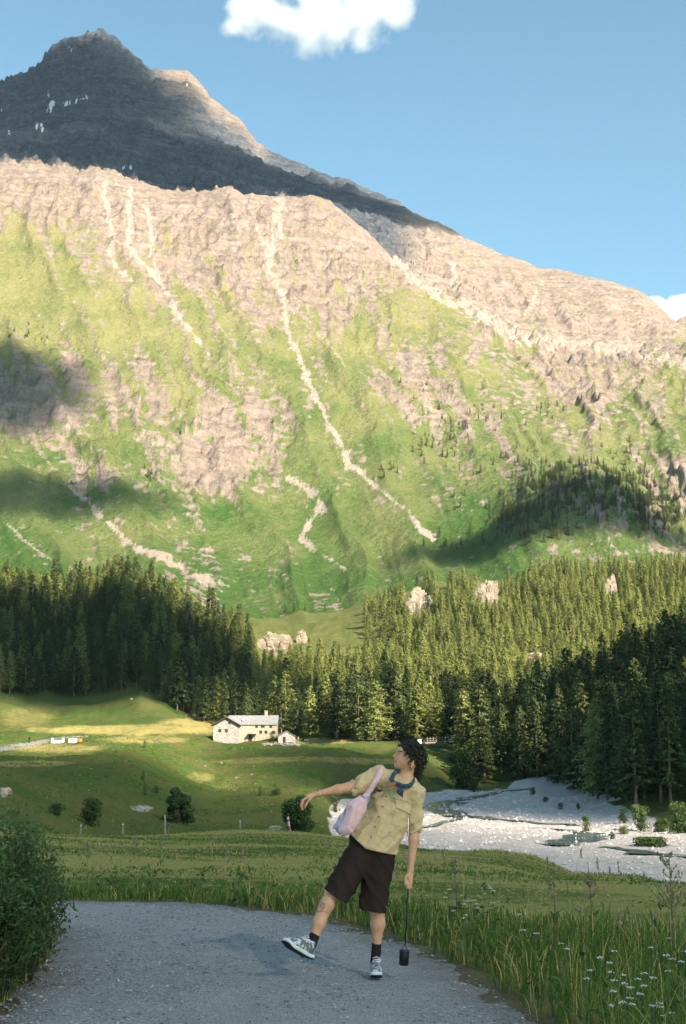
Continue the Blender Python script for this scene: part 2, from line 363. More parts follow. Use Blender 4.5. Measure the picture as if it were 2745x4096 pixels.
# ---- mountain object
s = slice(split_row, ng)
mu, mv = gu[s], gv[s]; mX, mY, mZ = GX[s], GY[s], GZ[s]
m_me = grid_mesh('mountain', mX, mY, mZ)
rk = np.where(mv / D < 400, 1.0, rock_field(mu, mv))
rk = np.where(mY > 2460, np.maximum(rk, .93), rk)
fq = mu * .9 - mv * .42 + fbm(mX / 120, mZ / 120, 3, 23) * 12; fr = mu * .42 + mv * .9
nz = fbm(fq / 16, fr / 60, 5, 61, .6) * .46 + fbm(mX / 16, mZ / 8 + mY / 40, 4, 71, .65) * .42
rock = sstep(-.26, .32, rk * 1.12 - .50 + nz)
scr = seg_field(mu + fbm(mX / 40, mZ / 40, 4, 81) * 3.5, mv, SCREE, fbm(mX / 14, mZ / 16, 4, 83, .65) * 1.1)
sn = np.zeros_like(mu); wu = mu / D + fbm(mX / 12, mZ / 12, 3, 91) * 4; wv = mv / D + fbm(mX / 12, mZ / 12, 3, 93) * 3
for a, b, ra, rb in SNOW: sn = np.maximum(sn, 1 - sstep(.7, 1.1, np.hypot((wu - a) / ra, (wv - b) / rb)))
straw = np.clip(.10 + (590 - mv) / 400 + fbm(mX / 90, mZ / 60, 4, 95) * .35, 0, 1)
slate_shade = sstep(2420, 2560, mY + fbm(mX / 60, mZ / 60, 3, 97) * 60) * (1 - sstep(385, 430, mu)) * (1 - .85 * sstep(148, 172, mu) * sstep(2980, 3120, mY) * (1 - sstep(255, 275, mu)))  # dark summit rock with its shade put into the colour; sunlit shoulder left out
rock = np.maximum(rock, slate_shade * 1.6)
for nme, val in (('rock', rock), ('scree', scr), ('snow', sn), ('straw', straw), ('slate_shade', slate_shade)): attr(m_me, nme, val)
b = NT('mountain_ground'); pos = b.pos()
bl = b.noise(pos, .012, 6, .6); fine = b.noise(pos, .11, 5, .65); vf = b.noise(pos, .4, 5, .75)
strata = b.noise(b.map(pos, (.012, .012, .11), (R(12), R(-22), 0)), 1.0, 5, .6)
rockc = b.ramp(b.math('ADD', b.math('MULTIPLY', fine, .55), b.math('MULTIPLY', strata, .45)), [(.3, (.09, .074, .067)), (.43, (.235, .19, .165)), (.56, (.345, .285, .245)), (.72, (.46, .39, .34))])
rockc = b.mix(b.remap(bl, .40, .68, 0, .5), rockc, (.27, .22, .165))
slc = b.ramp(b.math('ADD', b.math('MULTIPLY', fine, .5), b.math('MULTIPLY', strata, .5)), [(.34, (.030, .044, .064)), (.48, (.072, .088, .110)), (.6, (.13, .14, .15)), (.72, (.24, .205, .175))])  # slate tones made bluer for the shade on the summit
rockc = b.mix(b.attr('slate_shade'), rockc, slc)
grn = b.mix(b.remap(vf, .3, .7), (.035, .090, .022), (.085, .165, .036))
yel = b.mix(b.remap(vf, .3, .7), (.19, .20, .072), (.32, .295, .14))
st = b.math('ADD', b.attr('straw'), b.math('MULTIPLY', b.math('SUBTRACT', fine, .5), .9), True)
gr = b.mix(st, grn, yel)
rm = b.remap(b.math('ADD', b.attr('rock'), b.math('MULTIPLY', b.math('SUBTRACT', vf, .5), 1.5)), .2, .8)
c = b.mix(rm, gr, rockc)
scc = b.mix(b.remap(b.math('ADD', b.math('MULTIPLY', vf, .6), b.math('MULTIPLY', fine, .4)), .35, .65), (.30, .25, .215), (.50, .435, .375))
c = b.mix(b.remap(b.math('ADD', b.attr('scree'), b.math('MULTIPLY', b.math('SUBTRACT', vf, .5), 1.1)), .22, .8), c, scc)
c = b.mix(b.remap(b.attr('snow'), .35, .6), c, (.82, .84, .88))
hgt = b.math('ADD', b.math('MULTIPLY', fine, 1.6), b.math('MULTIPLY', vf, .7))
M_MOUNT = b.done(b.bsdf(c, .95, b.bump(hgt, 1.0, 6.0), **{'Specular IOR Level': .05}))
mountain = struct(obj('mountain', m_me, M_MOUNT))

# ---- valley object (meadows, forest floor, gravel riverbed)
s = slice(0, split_row + 1)
vu, vv = gu[s], gv[s]; vX, vY, vZ = GX[s], GY[s], GZ[s]
v_me = grid_mesh('valley_ground', vX, vY, vZ)
vb = base_h(vX, vY)
wob = fbm(vX / 9, vY / 14, 3, 101) * .6
bed = sstep(-9.9, -10.5, vb + wob * .28) * sstep(95, 110, vY) * (1 - sstep(440, 470, vY))
# gravel bank on the far side of the bed
mound = np.exp(-(((vX - 51) / 8.5) ** 2 + ((vY - 372) / 16) ** 2))
bed = np.maximum(bed, sstep(.25, .5, mound))
bed = np.maximum(bed, sstep(.0, .35, 1 - np.hypot((vu / D - 1250) / 190, (vv / D - 1822) / 26) + wob * .3) * (vY > 250) * (vY < 400))
# patches of bare stones and earth
for (a, bb, ra, rb, w) in [(570, 3232, 70, 22, .5), (1100, 3315, 45, 18, .45), (10, 3170, 35, 30, .5), (760, 2858, 30, 10, .5)]:
    bed = np.maximum(bed, w * (1 - sstep(.5, 1.1, np.hypot((vu * 4 - a) / ra, (vv * 4 - bb) / rb) + wob * .4)))
path = seg_field(vu, vv, [(1., [(-60, 1722, 6), (0, 1712, 6), (60, 1702, 5.5), (110, 1692, 4), (150, 1685, 3), (200, 1683, 1.5)])]) * (vY > 300) * (vY < 460)
mown = np.zeros_like(vu)
MOWN = [(300, 1668, 260, 12, 1.), (120, 1710, 130, 12, .8), (480, 1650, 120, 12, .9), (60, 1745, 120, 8, .9), (330, 1690, 120, 10, .7), (700, 1735, 180, 7, .6), (560, 1740, 120, 6, .5), (60, 1640, 80, 30, .45), (740, 1693, 90, 8, .9), (460, 1775, 40, 14, .5), (520, 1800, 40, 10, .4), (850, 1740, 120, 8, .6)]
for a, bb, ra, rb, w in MOWN: mown = np.maximum(mown, w * (1 - sstep(.55, 1.2, np.hypot((vu / D - a) / ra, (vv / D - bb) / rb) + wob * .3)))
forest = sstep(560, 640, vY + wob * 40)
forest = np.maximum(forest, sstep(0, 1, (vu - 520 + (vY - 380) * .2) / 60) * sstep(300, 340, vY))
for nme, val in (('gravel', bed), ('path', path), ('mown', mown), ('forest', forest)): attr(v_me, nme, val)
b = NT('valley_ground'); pos = b.pos()
n1 = b.noise(pos, .06, 5, .6); n2 = b.noise(pos, .6, 5, .65); n3 = b.noise(pos, 2.2, 4, .7)
grn = b.mix(b.remap(n2, .3, .7), (.036, .084, .018), (.095, .155, .034))
grn = b.mix(b.remap(n1, .38, .62, 0, .75), grn, (.14, .135, .045))
grn = b.mix(b.remap(n3, .46, .7, 0, .75), grn, (.018, .040, .011))
grn = b.mix(b.remap(b.noise(pos, .22, 5, .7), .52, .66, 0, .55), grn, (.12, .085, .04))
yel = b.mix(b.remap(n2, .3, .7), (.21, .19, .06), (.33, .285, .11))
c = b.mix(b.remap(b.math('ADD', b.attr('mown'), b.math('MULTIPLY', b.math('SUBTRACT', n2, .5), .6)), .2, .8), grn, yel)
flr = b.mix(b.remap(n2, .35, .65), (.07, .095, .026), (.15, .155, .055))
c = b.mix(b.math('MULTIPLY', b.attr('forest'), .8), c, flr)
vor = b.n('TexVoronoi', {'feature': 'F1'}, Vector=pos, Scale=1.3)
grv = b.mix(b.remap(b.math('ADD', b.math('MULTIPLY', n3, .5), b.math('MULTIPLY', n1, .5)), .35, .62), (.42, .385, .355), (.60, .56, .52))
grv = b.mix(.4, grv, b.mix(b.n('SeparateColor', None, Color=vor.outputs['Color']).outputs[0], (.34, .31, .285), (.64, .60, .56)))
c = b.mix(b.remap(b.math('ADD', b.attr('gravel'), b.math('MULTIPLY', b.math('SUBTRACT', n2, .5), .5)), .35, .6), c, grv)
c = b.mix(b.remap(b.attr('path'), .3, .6), c, b.mix(n3, (.19, .19, .195), (.27, .265, .26)))
M_VALLEY = b.done(b.bsdf(c, .95, b.bump(b.math('ADD', n2, b.math('MULTIPLY', n3, .6)), .9, .9), **{'Specular IOR Level': .05}))
valley = struct(obj('valley_ground', v_me, M_VALLEY))
# ------------------------------------------------------------------ clouds and air
def cloud_mat(name, dens, nscale, soft=.5, wisp=.9, bias=0.0, detail=5):
    b = NT(name); oc = b.obco()
    ln = b.n('VectorMath', {'operation': 'LENGTH'}, _0=oc).outputs['Value']
    nz = b.noise(oc, nscale, detail, .6)
    f = b.math('ADD', b.math('SUBTRACT', 1.0 + bias, ln), b.math('MULTIPLY', b.math('SUBTRACT', nz, .5), wisp))
    d = b.math('MULTIPLY', b.remap(f, .0, soft), dens)
    v = b.n('VolumePrincipled', None, Color=(1, 1, 1), Density=d, Anisotropy=0.25)
    return b.done(None, v.outputs[0])
def ico(name, sub=3):
    import bmesh
    bm = bmesh.new(); bmesh.ops.create_icosphere(bm, subdivisions=sub, radius=1.0)
    me = bpy.data.meshes.new(name); bm.to_mesh(me); bm.free(); return me
E1 = np.array([-SUNV[1], SUNV[0], 0]); E1 /= np.linalg.norm(E1)     # sideways as seen from the sun
E2 = np.cross(SUNV, E1); E2 *= np.sign(E2[2])                       # upwards as seen from the sun
if E1[0] < 0: E1 = -E1
def mountain_at(u, v, ymin=0.0):
    k = np.argmin((mu - u) ** 2 + (mv - v) ** 2 + 1e6 * (mY < ymin)); return np.array([mX.flat[k], mY.flat[k], mZ.flat[k]])
def shade_cloud(label, tgt, r1, r2, alt, dens, rot=0.0, depth=None, nscale=1.6, bias=0.1, soft=.55, wisp=.8):
    """a cloud set out of view between the sun and tgt, to shade tgt"""
    t = (alt - tgt[2]) / SUNV[2]; c = tgt + SUNV * t
    e1 = E1 * math.cos(rot) + E2 * math.sin(rot); e2 = -E1 * math.sin(rot) + E2 * math.cos(rot)
    dep = depth or min(r1, r2)
    me = ico('cloud', 3)
    M = Matrix((( e1[0] * r1, e2[0] * r2, SUNV[0] * dep, c[0]), (e1[1] * r1, e2[1] * r2, SUNV[1] * dep, c[1]), (e1[2] * r1, e2[2] * r2, SUNV[2] * dep, c[2]), (0, 0, 0, 1)))
    v = np.empty(len(me.vertices) * 3, np.float32); me.vertices.foreach_get('co', v); v = v.reshape(-1, 3) * 1.5
    me.vertices.foreach_set('co', v.ravel()); me.update()
    o = obj('cloud', me, cloud_mat('cloud_' + str(len(bpy.data.materials)), dens / dep, nscale, soft, wisp, bias, 3)); o.matrix_world = M
    tag(o, label, 'cloud'); return o
# a cumulus in view: one volume whose density follows a handful of billows
def billow_cloud(label, Y, blobs, dens, nscale=.011, wisp=.75, soft=.22):
    """blobs: (u, v, radius px, weight) at forward distance Y"""
    k = Y / F * 1.03; cen = np.array([P(u, v, Y) for u, v, r, w in blobs]); c0 = cen.mean(0)
    b = NT('cloud_' + str(len(bpy.data.materials))); oc = b.obco(); f = None
    for (u, v, r, w), c in zip(blobs, cen - c0):
        d = b.n('VectorMath', {'operation': 'DISTANCE'}, _0=oc, _1=tuple(c)).outputs['Value']
        g = b.math('MULTIPLY', b.math('SUBTRACT', 1.0, b.math('DIVIDE', d, r * k)), w)
        f = g if f is None else b.n('Math', {'operation': 'SMOOTH_MAX'}, _0=f, _1=g, _2=.25).outputs[0]
    nz = b.noise(oc, nscale * 7000 / Y, 7, .62); n2 = b.noise(oc, nscale * 7000 / Y * .33, 3, .5)
    f = b.math('ADD', f, b.math('ADD', b.math('MULTIPLY', b.math('SUBTRACT', nz, .54), wisp * 1.8), b.math('MULTIPLY', b.math('SUBTRACT', n2, .5), wisp * 1.2)))
    vol = b.n('VolumePrincipled', None, Color=(1, 1, 1), Density=b.math('MULTIPLY', b.remap(f, 0, soft), dens), Anisotropy=.2)
    mat = b.done(None, vol.outputs[0])
    rr = np.array([q[2] for q in blobs])[:, None] * k * 1.5; lo = (cen - c0 - rr).min(0); hi = (cen - c0 + rr).max(0)
    me = ico('cloud', 2); vv_ = np.empty(len(me.vertices) * 3, np.float32); me.vertices.foreach_get('co', vv_); vv_ = vv_.reshape(-1, 3)
    me.vertices.foreach_set('co', (vv_ * (hi - lo) / 2 * 1.25 + (hi + lo) / 2).ravel()); me.update()
    o = obj('cloud', me, mat); o.location = c0; return tag(o, label, 'cloud')
billow_cloud('bright white cumulus cloud in the blue sky above the ridge', 7000, [(q[0] * D, q[1] * D, q[2] * D, 1) for q in
    [(560, 25, 62), (600, 10, 60), (650, 35, 60), (710, 50, 66), (770, 62, 62), (825, 92, 36), (830, 40, 66), (890, 15, 60), (905, 40, 40), (720, -20, 90), (530, 60, 34)]], .020, .0085, 1.15, 1.4)
billow_cloud('white cloud showing in the notch at the right end of the ridge', 9000, [(655, 312, 18, 1), (680, 312, 20, 1), (705, 308, 24, 1), (668, 318, 18, 1)], .03, .011, .4, .4)
def sc(label, du, dv, r1, r2, alt, dens, rot=0., ground=False, ymin=0., **k):
    tg = ground_at(du * D, dv * D) if ground else mountain_at(du * D, dv * D, ymin)
    shade_cloud(label, tg, r1, r2, alt, dens, R(rot), **k)
sc('grey cloud shading the summit of the mountain', 70, 235, 340, 330, 2900, 3.6, ymin=2600)
sc('grey cloud shading the middle of the summit ridge', 325, 372, 360, 172, 2900, 4.0, -30, ymin=2600)
sc('long grey cloud shading the hollow under the summit ridge', 480, 365, 300, 105, 2900, 3.6, -30, ymin=2600)
sc('grey cloud shading the lower end of the summit ridge', 730, 440, 340, 120, 2900, 3.8, -27, ymin=2600)
sc('grey cloud shading the upper left slope of the mountain', -50, 890, 130, 140, 1600, 3.2)
sc('grey cloud shading the green foot of the left slope', 60, 1120, 150, 70, 1550, 1.9, -20)
sc('grey cloud shading the wooded knoll on the right', 1350, 1140, 135, 66, 1500, 3.4, -12, wisp=.4)
sc('grey cloud shading the forest on the left hill', 150, 1520, 110, 90, 900, 4.0, 0, True, wisp=.4)
sc('small added unseen cloud shading the wood behind the farmhouse', 770, 1640, 38, 38, 800, 2.2, 0, True, wisp=.4)  # unseen cloud put in only to darken this wood
sc('added unseen cloud shading the top of the right bank forest', 1560, 1600, 46, 62, 800, 3.0, 0, True, depth=60, wisp=.3)  # added cloud, stands in for the shadow of a mountain out of view
sc('added unseen cloud shading the forest on the right bank', 1575, 1780, 62, 88, 700, 3.6, 0, True, depth=60, wisp=.3)  # second added blocker over the right bank, in place of a mountain's shadow
shade_cloud('wide thin cloud shading the road and the near meadow', np.array([0, 10., 0]), 220, 84, 900, 1.65, 0, nscale=1.2, wisp=.5)
shade_cloud('added unseen thin cloud shading the lower meadow left of the river', np.array([-52., 225., -5]), 72, 72, 850, 1.3, 0, wisp=.5)  # added to darken the meadow while the river stays sunlit
# air: one even volume of pale haze around valley and mountain
import bmesh
bm = bmesh.new(); bmesh.ops.create_cube(bm, size=1.0)
hz_me = bpy.data.meshes.new('haze'); bm.to_mesh(hz_me); bm.free()
b = NT('haze'); v = b.n('VolumePrincipled', None, Color=(.62, .78, 1.0), Density=0.000018, Anisotropy=0.1)
haze = obj('haze', hz_me, b.done(None, v.outputs[0])); stuff(haze)
haze.location = (0, 1950, 885); haze.scale = (5200, 4200, 1830)
# ------------------------------------------------------------------ near ground and road
def ground0(u, v, z0=0.0):
    t = (512. - v) / F; k = (t * CT + ST) / (CT - t * ST)
    Y = (z0 - HC) / k; return P(u, v, Y)[:2]
nx = np.concatenate([np.linspace(-60, -13, 30)[:-1], np.linspace(-13, 13, 200), np.linspace(13, 60, 30)[1:]])
ny = np.concatenate([np.linspace(-18, 6, 16)[:-1], np.linspace(6, 20, 110)[:-1], np.linspace(20, 40, 70)])
NX, NY = np.meshgrid(nx, ny); NZ = H(NX.ravel(), NY.ravel()).reshape(NX.shape)
NXe = np.vstack([NX, NX[-1:]]); NYe = np.vstack([NY, NY[-1:] + .6]); NZe = np.vstack([NZ, NZ[-1:] - .12])
g_me = grid_mesh('ground', NXe, NYe, NZe)
_road = [(-240, 905), (-100, 903), (60, 903), (150, 903), (200, 905), (250, 909), (300, 915), (350, 926), (380, 935), (410, 946), (437, 958), (470, 975), (500, 995), (538, 1024), (600, 1075)]
ROADW = [tuple(ground0(*q)) for q in _road] + [(1.75, 5.0), (1.7, 0), (1.7, -16), (-2.2, -16), (-2.1, 0), (-2.05, 5.5)] + [tuple(ground0(*q)) for q in [(-30, 1040), (0, 1002), (20, 982), (40, 962), (55, 944), (58, 934), (30, 928), (-60, 925), (-240, 928)]]
RP = np.array(ROADW)
def in_poly(x, y, poly):
    x = np.asarray(x, float); y = np.asarray(y, float); c = np.zeros(x.shape, bool); n = len(poly)
    for i in range(n):
        x0, y0 = poly[i]; x1, y1 = poly[i - 1]
        with np.errstate(divide='ignore', invalid='ignore'):
            c ^= ((y0 > y) != (y1 > y)) & (x < (x1 - x0) * (y - y0) / (y1 - y0) + x0)
    return c
def road_dist(x, y):
    """distance to the road edge, negative on the road"""
    x = np.asarray(x, float); y = np.asarray(y, float); d = np.full(x.shape, 1e9)
    for i in range(len(RP)):
        x0, y0 = RP[i - 1]; dx, dy = RP[i] - RP[i - 1]; t = np.clip(((x - x0) * dx + (y - y0) * dy) / (dx * dx + dy * dy), 0, 1)
        d = np.minimum(d, np.hypot(x - x0 - t * dx, y - y0 - t * dy))
    return np.where(in_poly(x, y, RP), -d, d)
rd = road_dist(NXe, NYe)
attr(g_me, 'verge', 1 - sstep(.0, .5, rd + fbm(NXe * 2, NYe * 2, 2, 7) * .2))
b = NT('meadow_ground'); pos = b.pos()
n1 = b.noise(b.map(pos, (.16, .34, .1)), 1.0, 4, .55); n2 = b.noise(pos, 3.0, 5, .65); n3 = b.noise(pos, 22, 4, .65)
grn = b.mix(b.remap(n3, .3, .7), (.040, .085, .015), (.11, .165, .030))
yel = b.mix(b.remap(n3, .3, .7), (.235, .21, .06), (.40, .345, .115))
c = b.mix(b.remap(b.math('ADD', n1, b.math('MULTIPLY', b.math('SUBTRACT', n2, .5), .35)), .35, .53), grn, yel)
soil = b.mix(n3, (.06, .05, .035), (.16, .13, .09))
c = b.mix(b.math('MULTIPLY', b.attr('verge'), .85), c, soil)
M_NEAR = b.done(b.bsdf(c, .95, b.bump(n3, .8, .06), **{'Specular IOR Level': .05}))
struct(obj('ground', g_me, M_NEAR))
# gravel road: a crowned sheet with a ragged edge
rx = np.arange(-9.5, 3.0, .07); ry = np.concatenate([np.arange(-16, 6, .5), np.arange(6, 15.2, .07)])
RX, RY = np.meshgrid(rx, ry); dd = road_dist(RX, RY) + fbm(RX * 3.1, RY * 3.1, 3, 13) * .11
RZ = H(RX.ravel(), RY.ravel()).reshape(RX.shape) + .012 + .05 * sstep(0, 1.3, -dd) + fbm(RX * 1.3, RY * 1.3, 3, 17) * .018 + fbm(RX * 9, RY * 9, 2, 19) * .006
RZ -= .03 * sstep(-.12, .02, dd)
keep = (dd[:-1, :-1] < 0) & (dd[1:, 1:] < .05)
idx = np.arange(RX.size).reshape(RX.shape)
q = np.stack([idx[:-1, :-1], idx[:-1, 1:], idx[1:, 1:], idx[1:, :-1]], -1)[keep]
used = np.unique(q); remap = np.zeros(RX.size, np.int64); remap[used] = np.arange(len(used))
r_me = mesh_np('road', np.stack([RX, RY, RZ], -1).reshape(-1, 3)[used], quads=remap[q])
attr(r_me, 'edge', sstep(-.55, -.05, dd).ravel()[used])
b = NT('gravel_road'); pos = b.pos()
n1 = b.noise(b.map(pos, (.9, .45, 1)), 1.0, 4); n2 = b.noise(pos, 14, 5, .7)
vo = b.n('TexVoronoi', {'feature': 'F1'}, Vector=pos, Scale=48.0); vo2 = b.n('TexVoronoi', {'feature': 'F1'}, Vector=pos, Scale=105.0)
vc = b.n('SeparateColor', None, Color=vo.outputs['Color']).outputs[0]; vc2 = b.n('SeparateColor', None, Color=vo2.outputs['Color']).outputs[1]
st = b.ramp(b.math('ADD', b.math('MULTIPLY', vc, .5), b.math('MULTIPLY', vc2, .5)), [(.1, (.16, .158, .15)), (.5, (.275, .272, .26)), (.85, (.39, .385, .37)), (1, (.50, .49, .465))])
dust = b.mix(n2, (.285, .27, .245), (.40, .38, .345))
c = b.mix(b.remap(n1, .4, .66, .15, .75), st, dust)
c = b.mix(b.math('MULTIPLY', b.attr('edge'), .55), c, b.mix(n2, (.07, .06, .045), (.2, .17, .13)))
hh = b.math('ADD', b.math('MULTIPLY', vo.outputs['Distance'], -.8), b.math('MULTIPLY', n2, .5))
M_ROAD = b.done(b.bsdf(c, .9, b.bump(hh, .9, .02), **{'Specular IOR Level': .15}))
struct(obj('road', r_me, M_ROAD))

# ---- loose stones on the road
def rock_bits(centers, sizes, seed=0, flat=.6):
    """many small eight-sided stones in one mesh"""
    r = np.random.default_rng(seed); n = len(centers)
    base = np.array([[1, 0, 0], [0, 1, 0], [-1, 0, 0], [0, -1, 0], [0, 0, 1], [0, 0, -1]], float)
    v = base[None] * (1 + r.uniform(-.35, .35, (n, 6, 1))) + r.uniform(-.2, .2, (n, 6, 3))
    v[:, :, 2] *= flat
    a = r.uniform(0, 6.28, n); ca, sa = np.cos(a), np.sin(a)
    x = v[:, :, 0] * ca[:, None] - v[:, :, 1] * sa[:, None]; y = v[:, :, 0] * sa[:, None] + v[:, :, 1] * ca[:, None]
    v = np.stack([x, y, v[:, :, 2]], -1) * np.asarray(sizes)[:, None, None] + np.asarray(centers)[:, None, :]
    f = np.array([[0, 1, 4], [1, 2, 4], [2, 3, 4], [3, 0, 4], [1, 0, 5], [2, 1, 5], [3, 2, 5], [0, 3, 5]])
    t = (f[None] + (np.arange(n) * 6)[:, None, None]).reshape(-1, 3)
    me = mesh_np('stones', v.reshape(-1, 3), tris=t, smooth=False)
    attr_face(me, 'tint', np.repeat(r.uniform(0, 1, n), 8)); return me
def stone_mat(name, a, bcol, c3):
    b = NT(name); t = b.attr('tint'); n = b.noise(b.pos(), 9, 3)
    c = b.ramp(t, [(0, a), (.6, bcol), (1, c3)]); c = b.mix(.25, c, b.mix(n, a, c3))
    return b.done(b.bsdf(c, .85, None, **{'Specular IOR Level': .2}))
N = 30000
px_ = RNG.uniform(-3.6, 2.0, N); py_ = 6.5 + 8.2 * RNG.uniform(0, 1, N) ** 1.25
dd = road_dist(px_, py_)
cl = fbm(px_ * 1.2, py_ * .8, 3, 23) + .55 * np.exp(-((px_ + 1.5) / .6) ** 2) + .5 * sstep(-.5, -.1, dd)
ok = (dd < -.02) & (RNG.uniform(-.3, .9, N) < cl + .12)
px_, py_ = px_[ok], py_[ok]; d2 = road_dist(px_, py_)
pz_ = H(px_, py_) + .012 + .05 * sstep(0, 1.3, -d2) + fbm(px_ * 1.3, py_ * 1.3, 3, 17) * .018 + .004
sz = .004 + .011 * RNG.uniform(0, 1, len(px_)) ** 3
stuff(obj('road_gravel', rock_bits(np.stack([px_, py_, pz_], -1), sz, 3), stone_mat('road_stone', (.12, .12, .118), (.26, .258, .25), (.46, .455, .44))), 'loose grey gravel lying on the road', 'gravel')
# ---- stones in the riverbed
N = 26000
ry_ = 105 + 340 * RNG.uniform(0, 1, N) ** .9; rx_ = ry_ * RNG.uniform(-.03, .27, N)
bh = base_h(rx_, ry_); ok = bh < -10.35; rx_, ry_ = rx_[ok], ry_[ok]
cl = fbm(rx_ / 9, ry_ / 22, 3, 27); ok = RNG.uniform(-.6, .7, len(rx_)) < cl + .15; rx_, ry_ = rx_[ok], ry_[ok]
rz_ = H(rx_, ry_); sz = (.10 + .26 * RNG.uniform(0, 1, len(rx_)) ** 4) * np.clip(ry_ / 220, .7, 1.5)
stuff(obj('river_stones', rock_bits(np.stack([rx_, ry_, rz_ + sz * .1], -1), sz, 5, .7), stone_mat('river_stone', (.30, .275, .255), (.50, .465, .435), (.68, .64, .60))), 'pale boulders and stones strewn over the riverbed', 'stones')
# ---- water threads in the riverbed
def ribbon(pts, name):
    """flat water ribbon through pixel points (du, dv, half width in m) on the bed"""
    C = []
    for a, bb, w in pts:
        g = ground_at(a * D, bb * D, 90, 500); C.append((g[0], g[1], w))
    C = np.array(C); n = 14 * (len(C) - 1); t = np.linspace(0, len(C) - 1, n)
    cx = np.interp(t, np.arange(len(C)), C[:, 0]) + np.sin(t * 5) * .5; cyy = np.interp(t, np.arange(len(C)), C[:, 1]); w = np.interp(t, np.arange(len(C)), C[:, 2]) * (1 + .35 * noise(t * 1.7, t * 0 + 3))
    tx = np.gradient(cx); ty = np.gradient(cyy); l = np.hypot(tx, ty); nx_, ny_ = -ty / l, tx / l
    V = []
    for s_ in (-1, 1):
        x = cx + nx_ * w * s_; y = cyy + ny_ * w * s_; V.append(np.stack([x, y, np.full(n, 0.)], -1))
    z = H(cx, cyy); z = np.convolve(np.pad(z, 4, 'edge'), np.ones(9) / 9, 'valid') + .13
    V[0][:, 2] = z; V[1][:, 2] = z
    i = np.arange(n - 1); return mesh_np(name, np.concatenate(V), quads=np.stack([i, i + 1, i + 1 + n, i + n], -1))
b = NT('stream_water'); nz = b.noise(b.map(b.pos(), (.5, .25, 1)), 2.0, 4)
M_WATER = b.done(b.bsdf(b.mix(nz, (.06, .10, .115), (.20, .25, .26)), .12, b.bump(nz, .5, .3), **{'Specular IOR Level': .5}))
struct(obj('river', ribbon([(1215, 1802, .8), (1150, 1808, 1.2), (1085, 1822, 2.2), (1020, 1838, 4.), (985, 1842, 3.0), (1010, 1854, 3.4), (1050, 1866, 2.4), (1120, 1872, 1.4), (1210, 1880, 1.1), (1290, 1884, .9), (1330, 1888, .7)], 'river'), M_WATER))
struct(obj('river', ribbon([(960, 1892, .9), (1020, 1880, .9), (1052, 1868, .8)], 'river'), M_WATER))
struct(obj('river', ribbon([(1200, 1892, .5), (1280, 1896, .6), (1330, 1903, .9), (1352, 1908, 2.3), (1330, 1920, 3.2), (1300, 1930, 3.0), (1250, 1932, 1.0)], 'river'), M_WATER))
struct(obj('river', ribbon([(1370, 1937, .5), (1430, 1943, .8), (1470, 1950, 1.5), (1530, 1956, 1.1), (1600, 1962, 1.0)], 'river'), M_WATER))
# ------------------------------------------------------------------ trees
def tube(path, radii, sides=6, cap=True):
    """tapered tube along a polyline -> verts, quads"""
    path = np.asarray(path, float); n = len(path); radii = np.asarray(radii, float)
    tan = np.gradient(path, axis=0); tan /= np.linalg.norm(tan, axis=1)[:, None] + 1e-12
    ref = np.array([0, 0, 1.]) if abs(tan[0][2]) < .9 else np.array([1., 0, 0])
    V = []; prev = None
    for i in range(n):
        a = np.cross(tan[i], ref if prev is None else np.cross(prev, tan[i])); a = np.cross(tan[i], ref) if prev is None else prev - tan[i] * np.dot(prev, tan[i])
        a /= np.linalg.norm(a) + 1e-12; bb = np.cross(tan[i], a); prev = a
        th = np.arange(sides) * 2 * math.pi / sides
        V.append(path[i] + radii[i] * (np.cos(th)[:, None] * a + np.sin(th)[:, None] * bb))
    V = np.concatenate(V); q = []
    for i in range(n - 1):
        for j in range(sides):
            q.append((i * sides + j, i * sides + (j + 1) % sides, (i + 1) * sides + (j + 1) % sides, (i + 1) * sides + j))
    t = []
    if cap:
        V = np.vstack([V, path[:1], path[-1:]]); c0, c1 = n * sides, n * sides + 1
        for j in range(sides):
            t.append((c0, (j + 1) % sides, j)); t.append((c1, (n - 1) * sides + j, (n - 1) * sides + (j + 1) % sides))
    return V, np.array(q), np.array(t).reshape(-1, 3).astype(int)
class MB:
    """collects pieces into one mesh"""
    def __init__(s): s.v = []; s.q = []; s.t = []; s.n = 0
    def add(s, V, q=None, t=None):
        V = np.asarray(V, float)
        if q is not None and len(q): s.q.append(np.asarray(q) + s.n)
        if t is not None and len(t): s.t.append(np.asarray(t) + s.n)
        s.v.append(V); s.n += len(V); return s
    def tube(s, path, radii, sides=6): return s.add(*tube(path, radii, sides))
    def box(s, c, h, rz=0.0, taper=1.0):
        x, y, z = h; V = np.array([[-x, -y, -z], [x, -y, -z], [x, y, -z], [-x, y, -z], [-x * taper, -y * taper, z], [x * taper, -y * taper, z], [x * taper, y * taper, z], [-x * taper, y * taper, z]])
        cr, sr = math.cos(rz), math.sin(rz); V = np.stack([V[:, 0] * cr - V[:, 1] * sr, V[:, 0] * sr + V[:, 1] * cr, V[:, 2]], -1) + np.asarray(c)
        return s.add(V, [(0, 3, 2, 1), (4, 5, 6, 7), (0, 1, 5, 4), (1, 2, 6, 5), (2, 3, 7, 6), (3, 0, 4, 7)])
    def mesh(s, name, smooth=False):
        return mesh_np(name, np.concatenate(s.v), quads=np.concatenate(s.q) if s.q else None, tris=np.concatenate(s.t) if s.t else None, smooth=smooth)

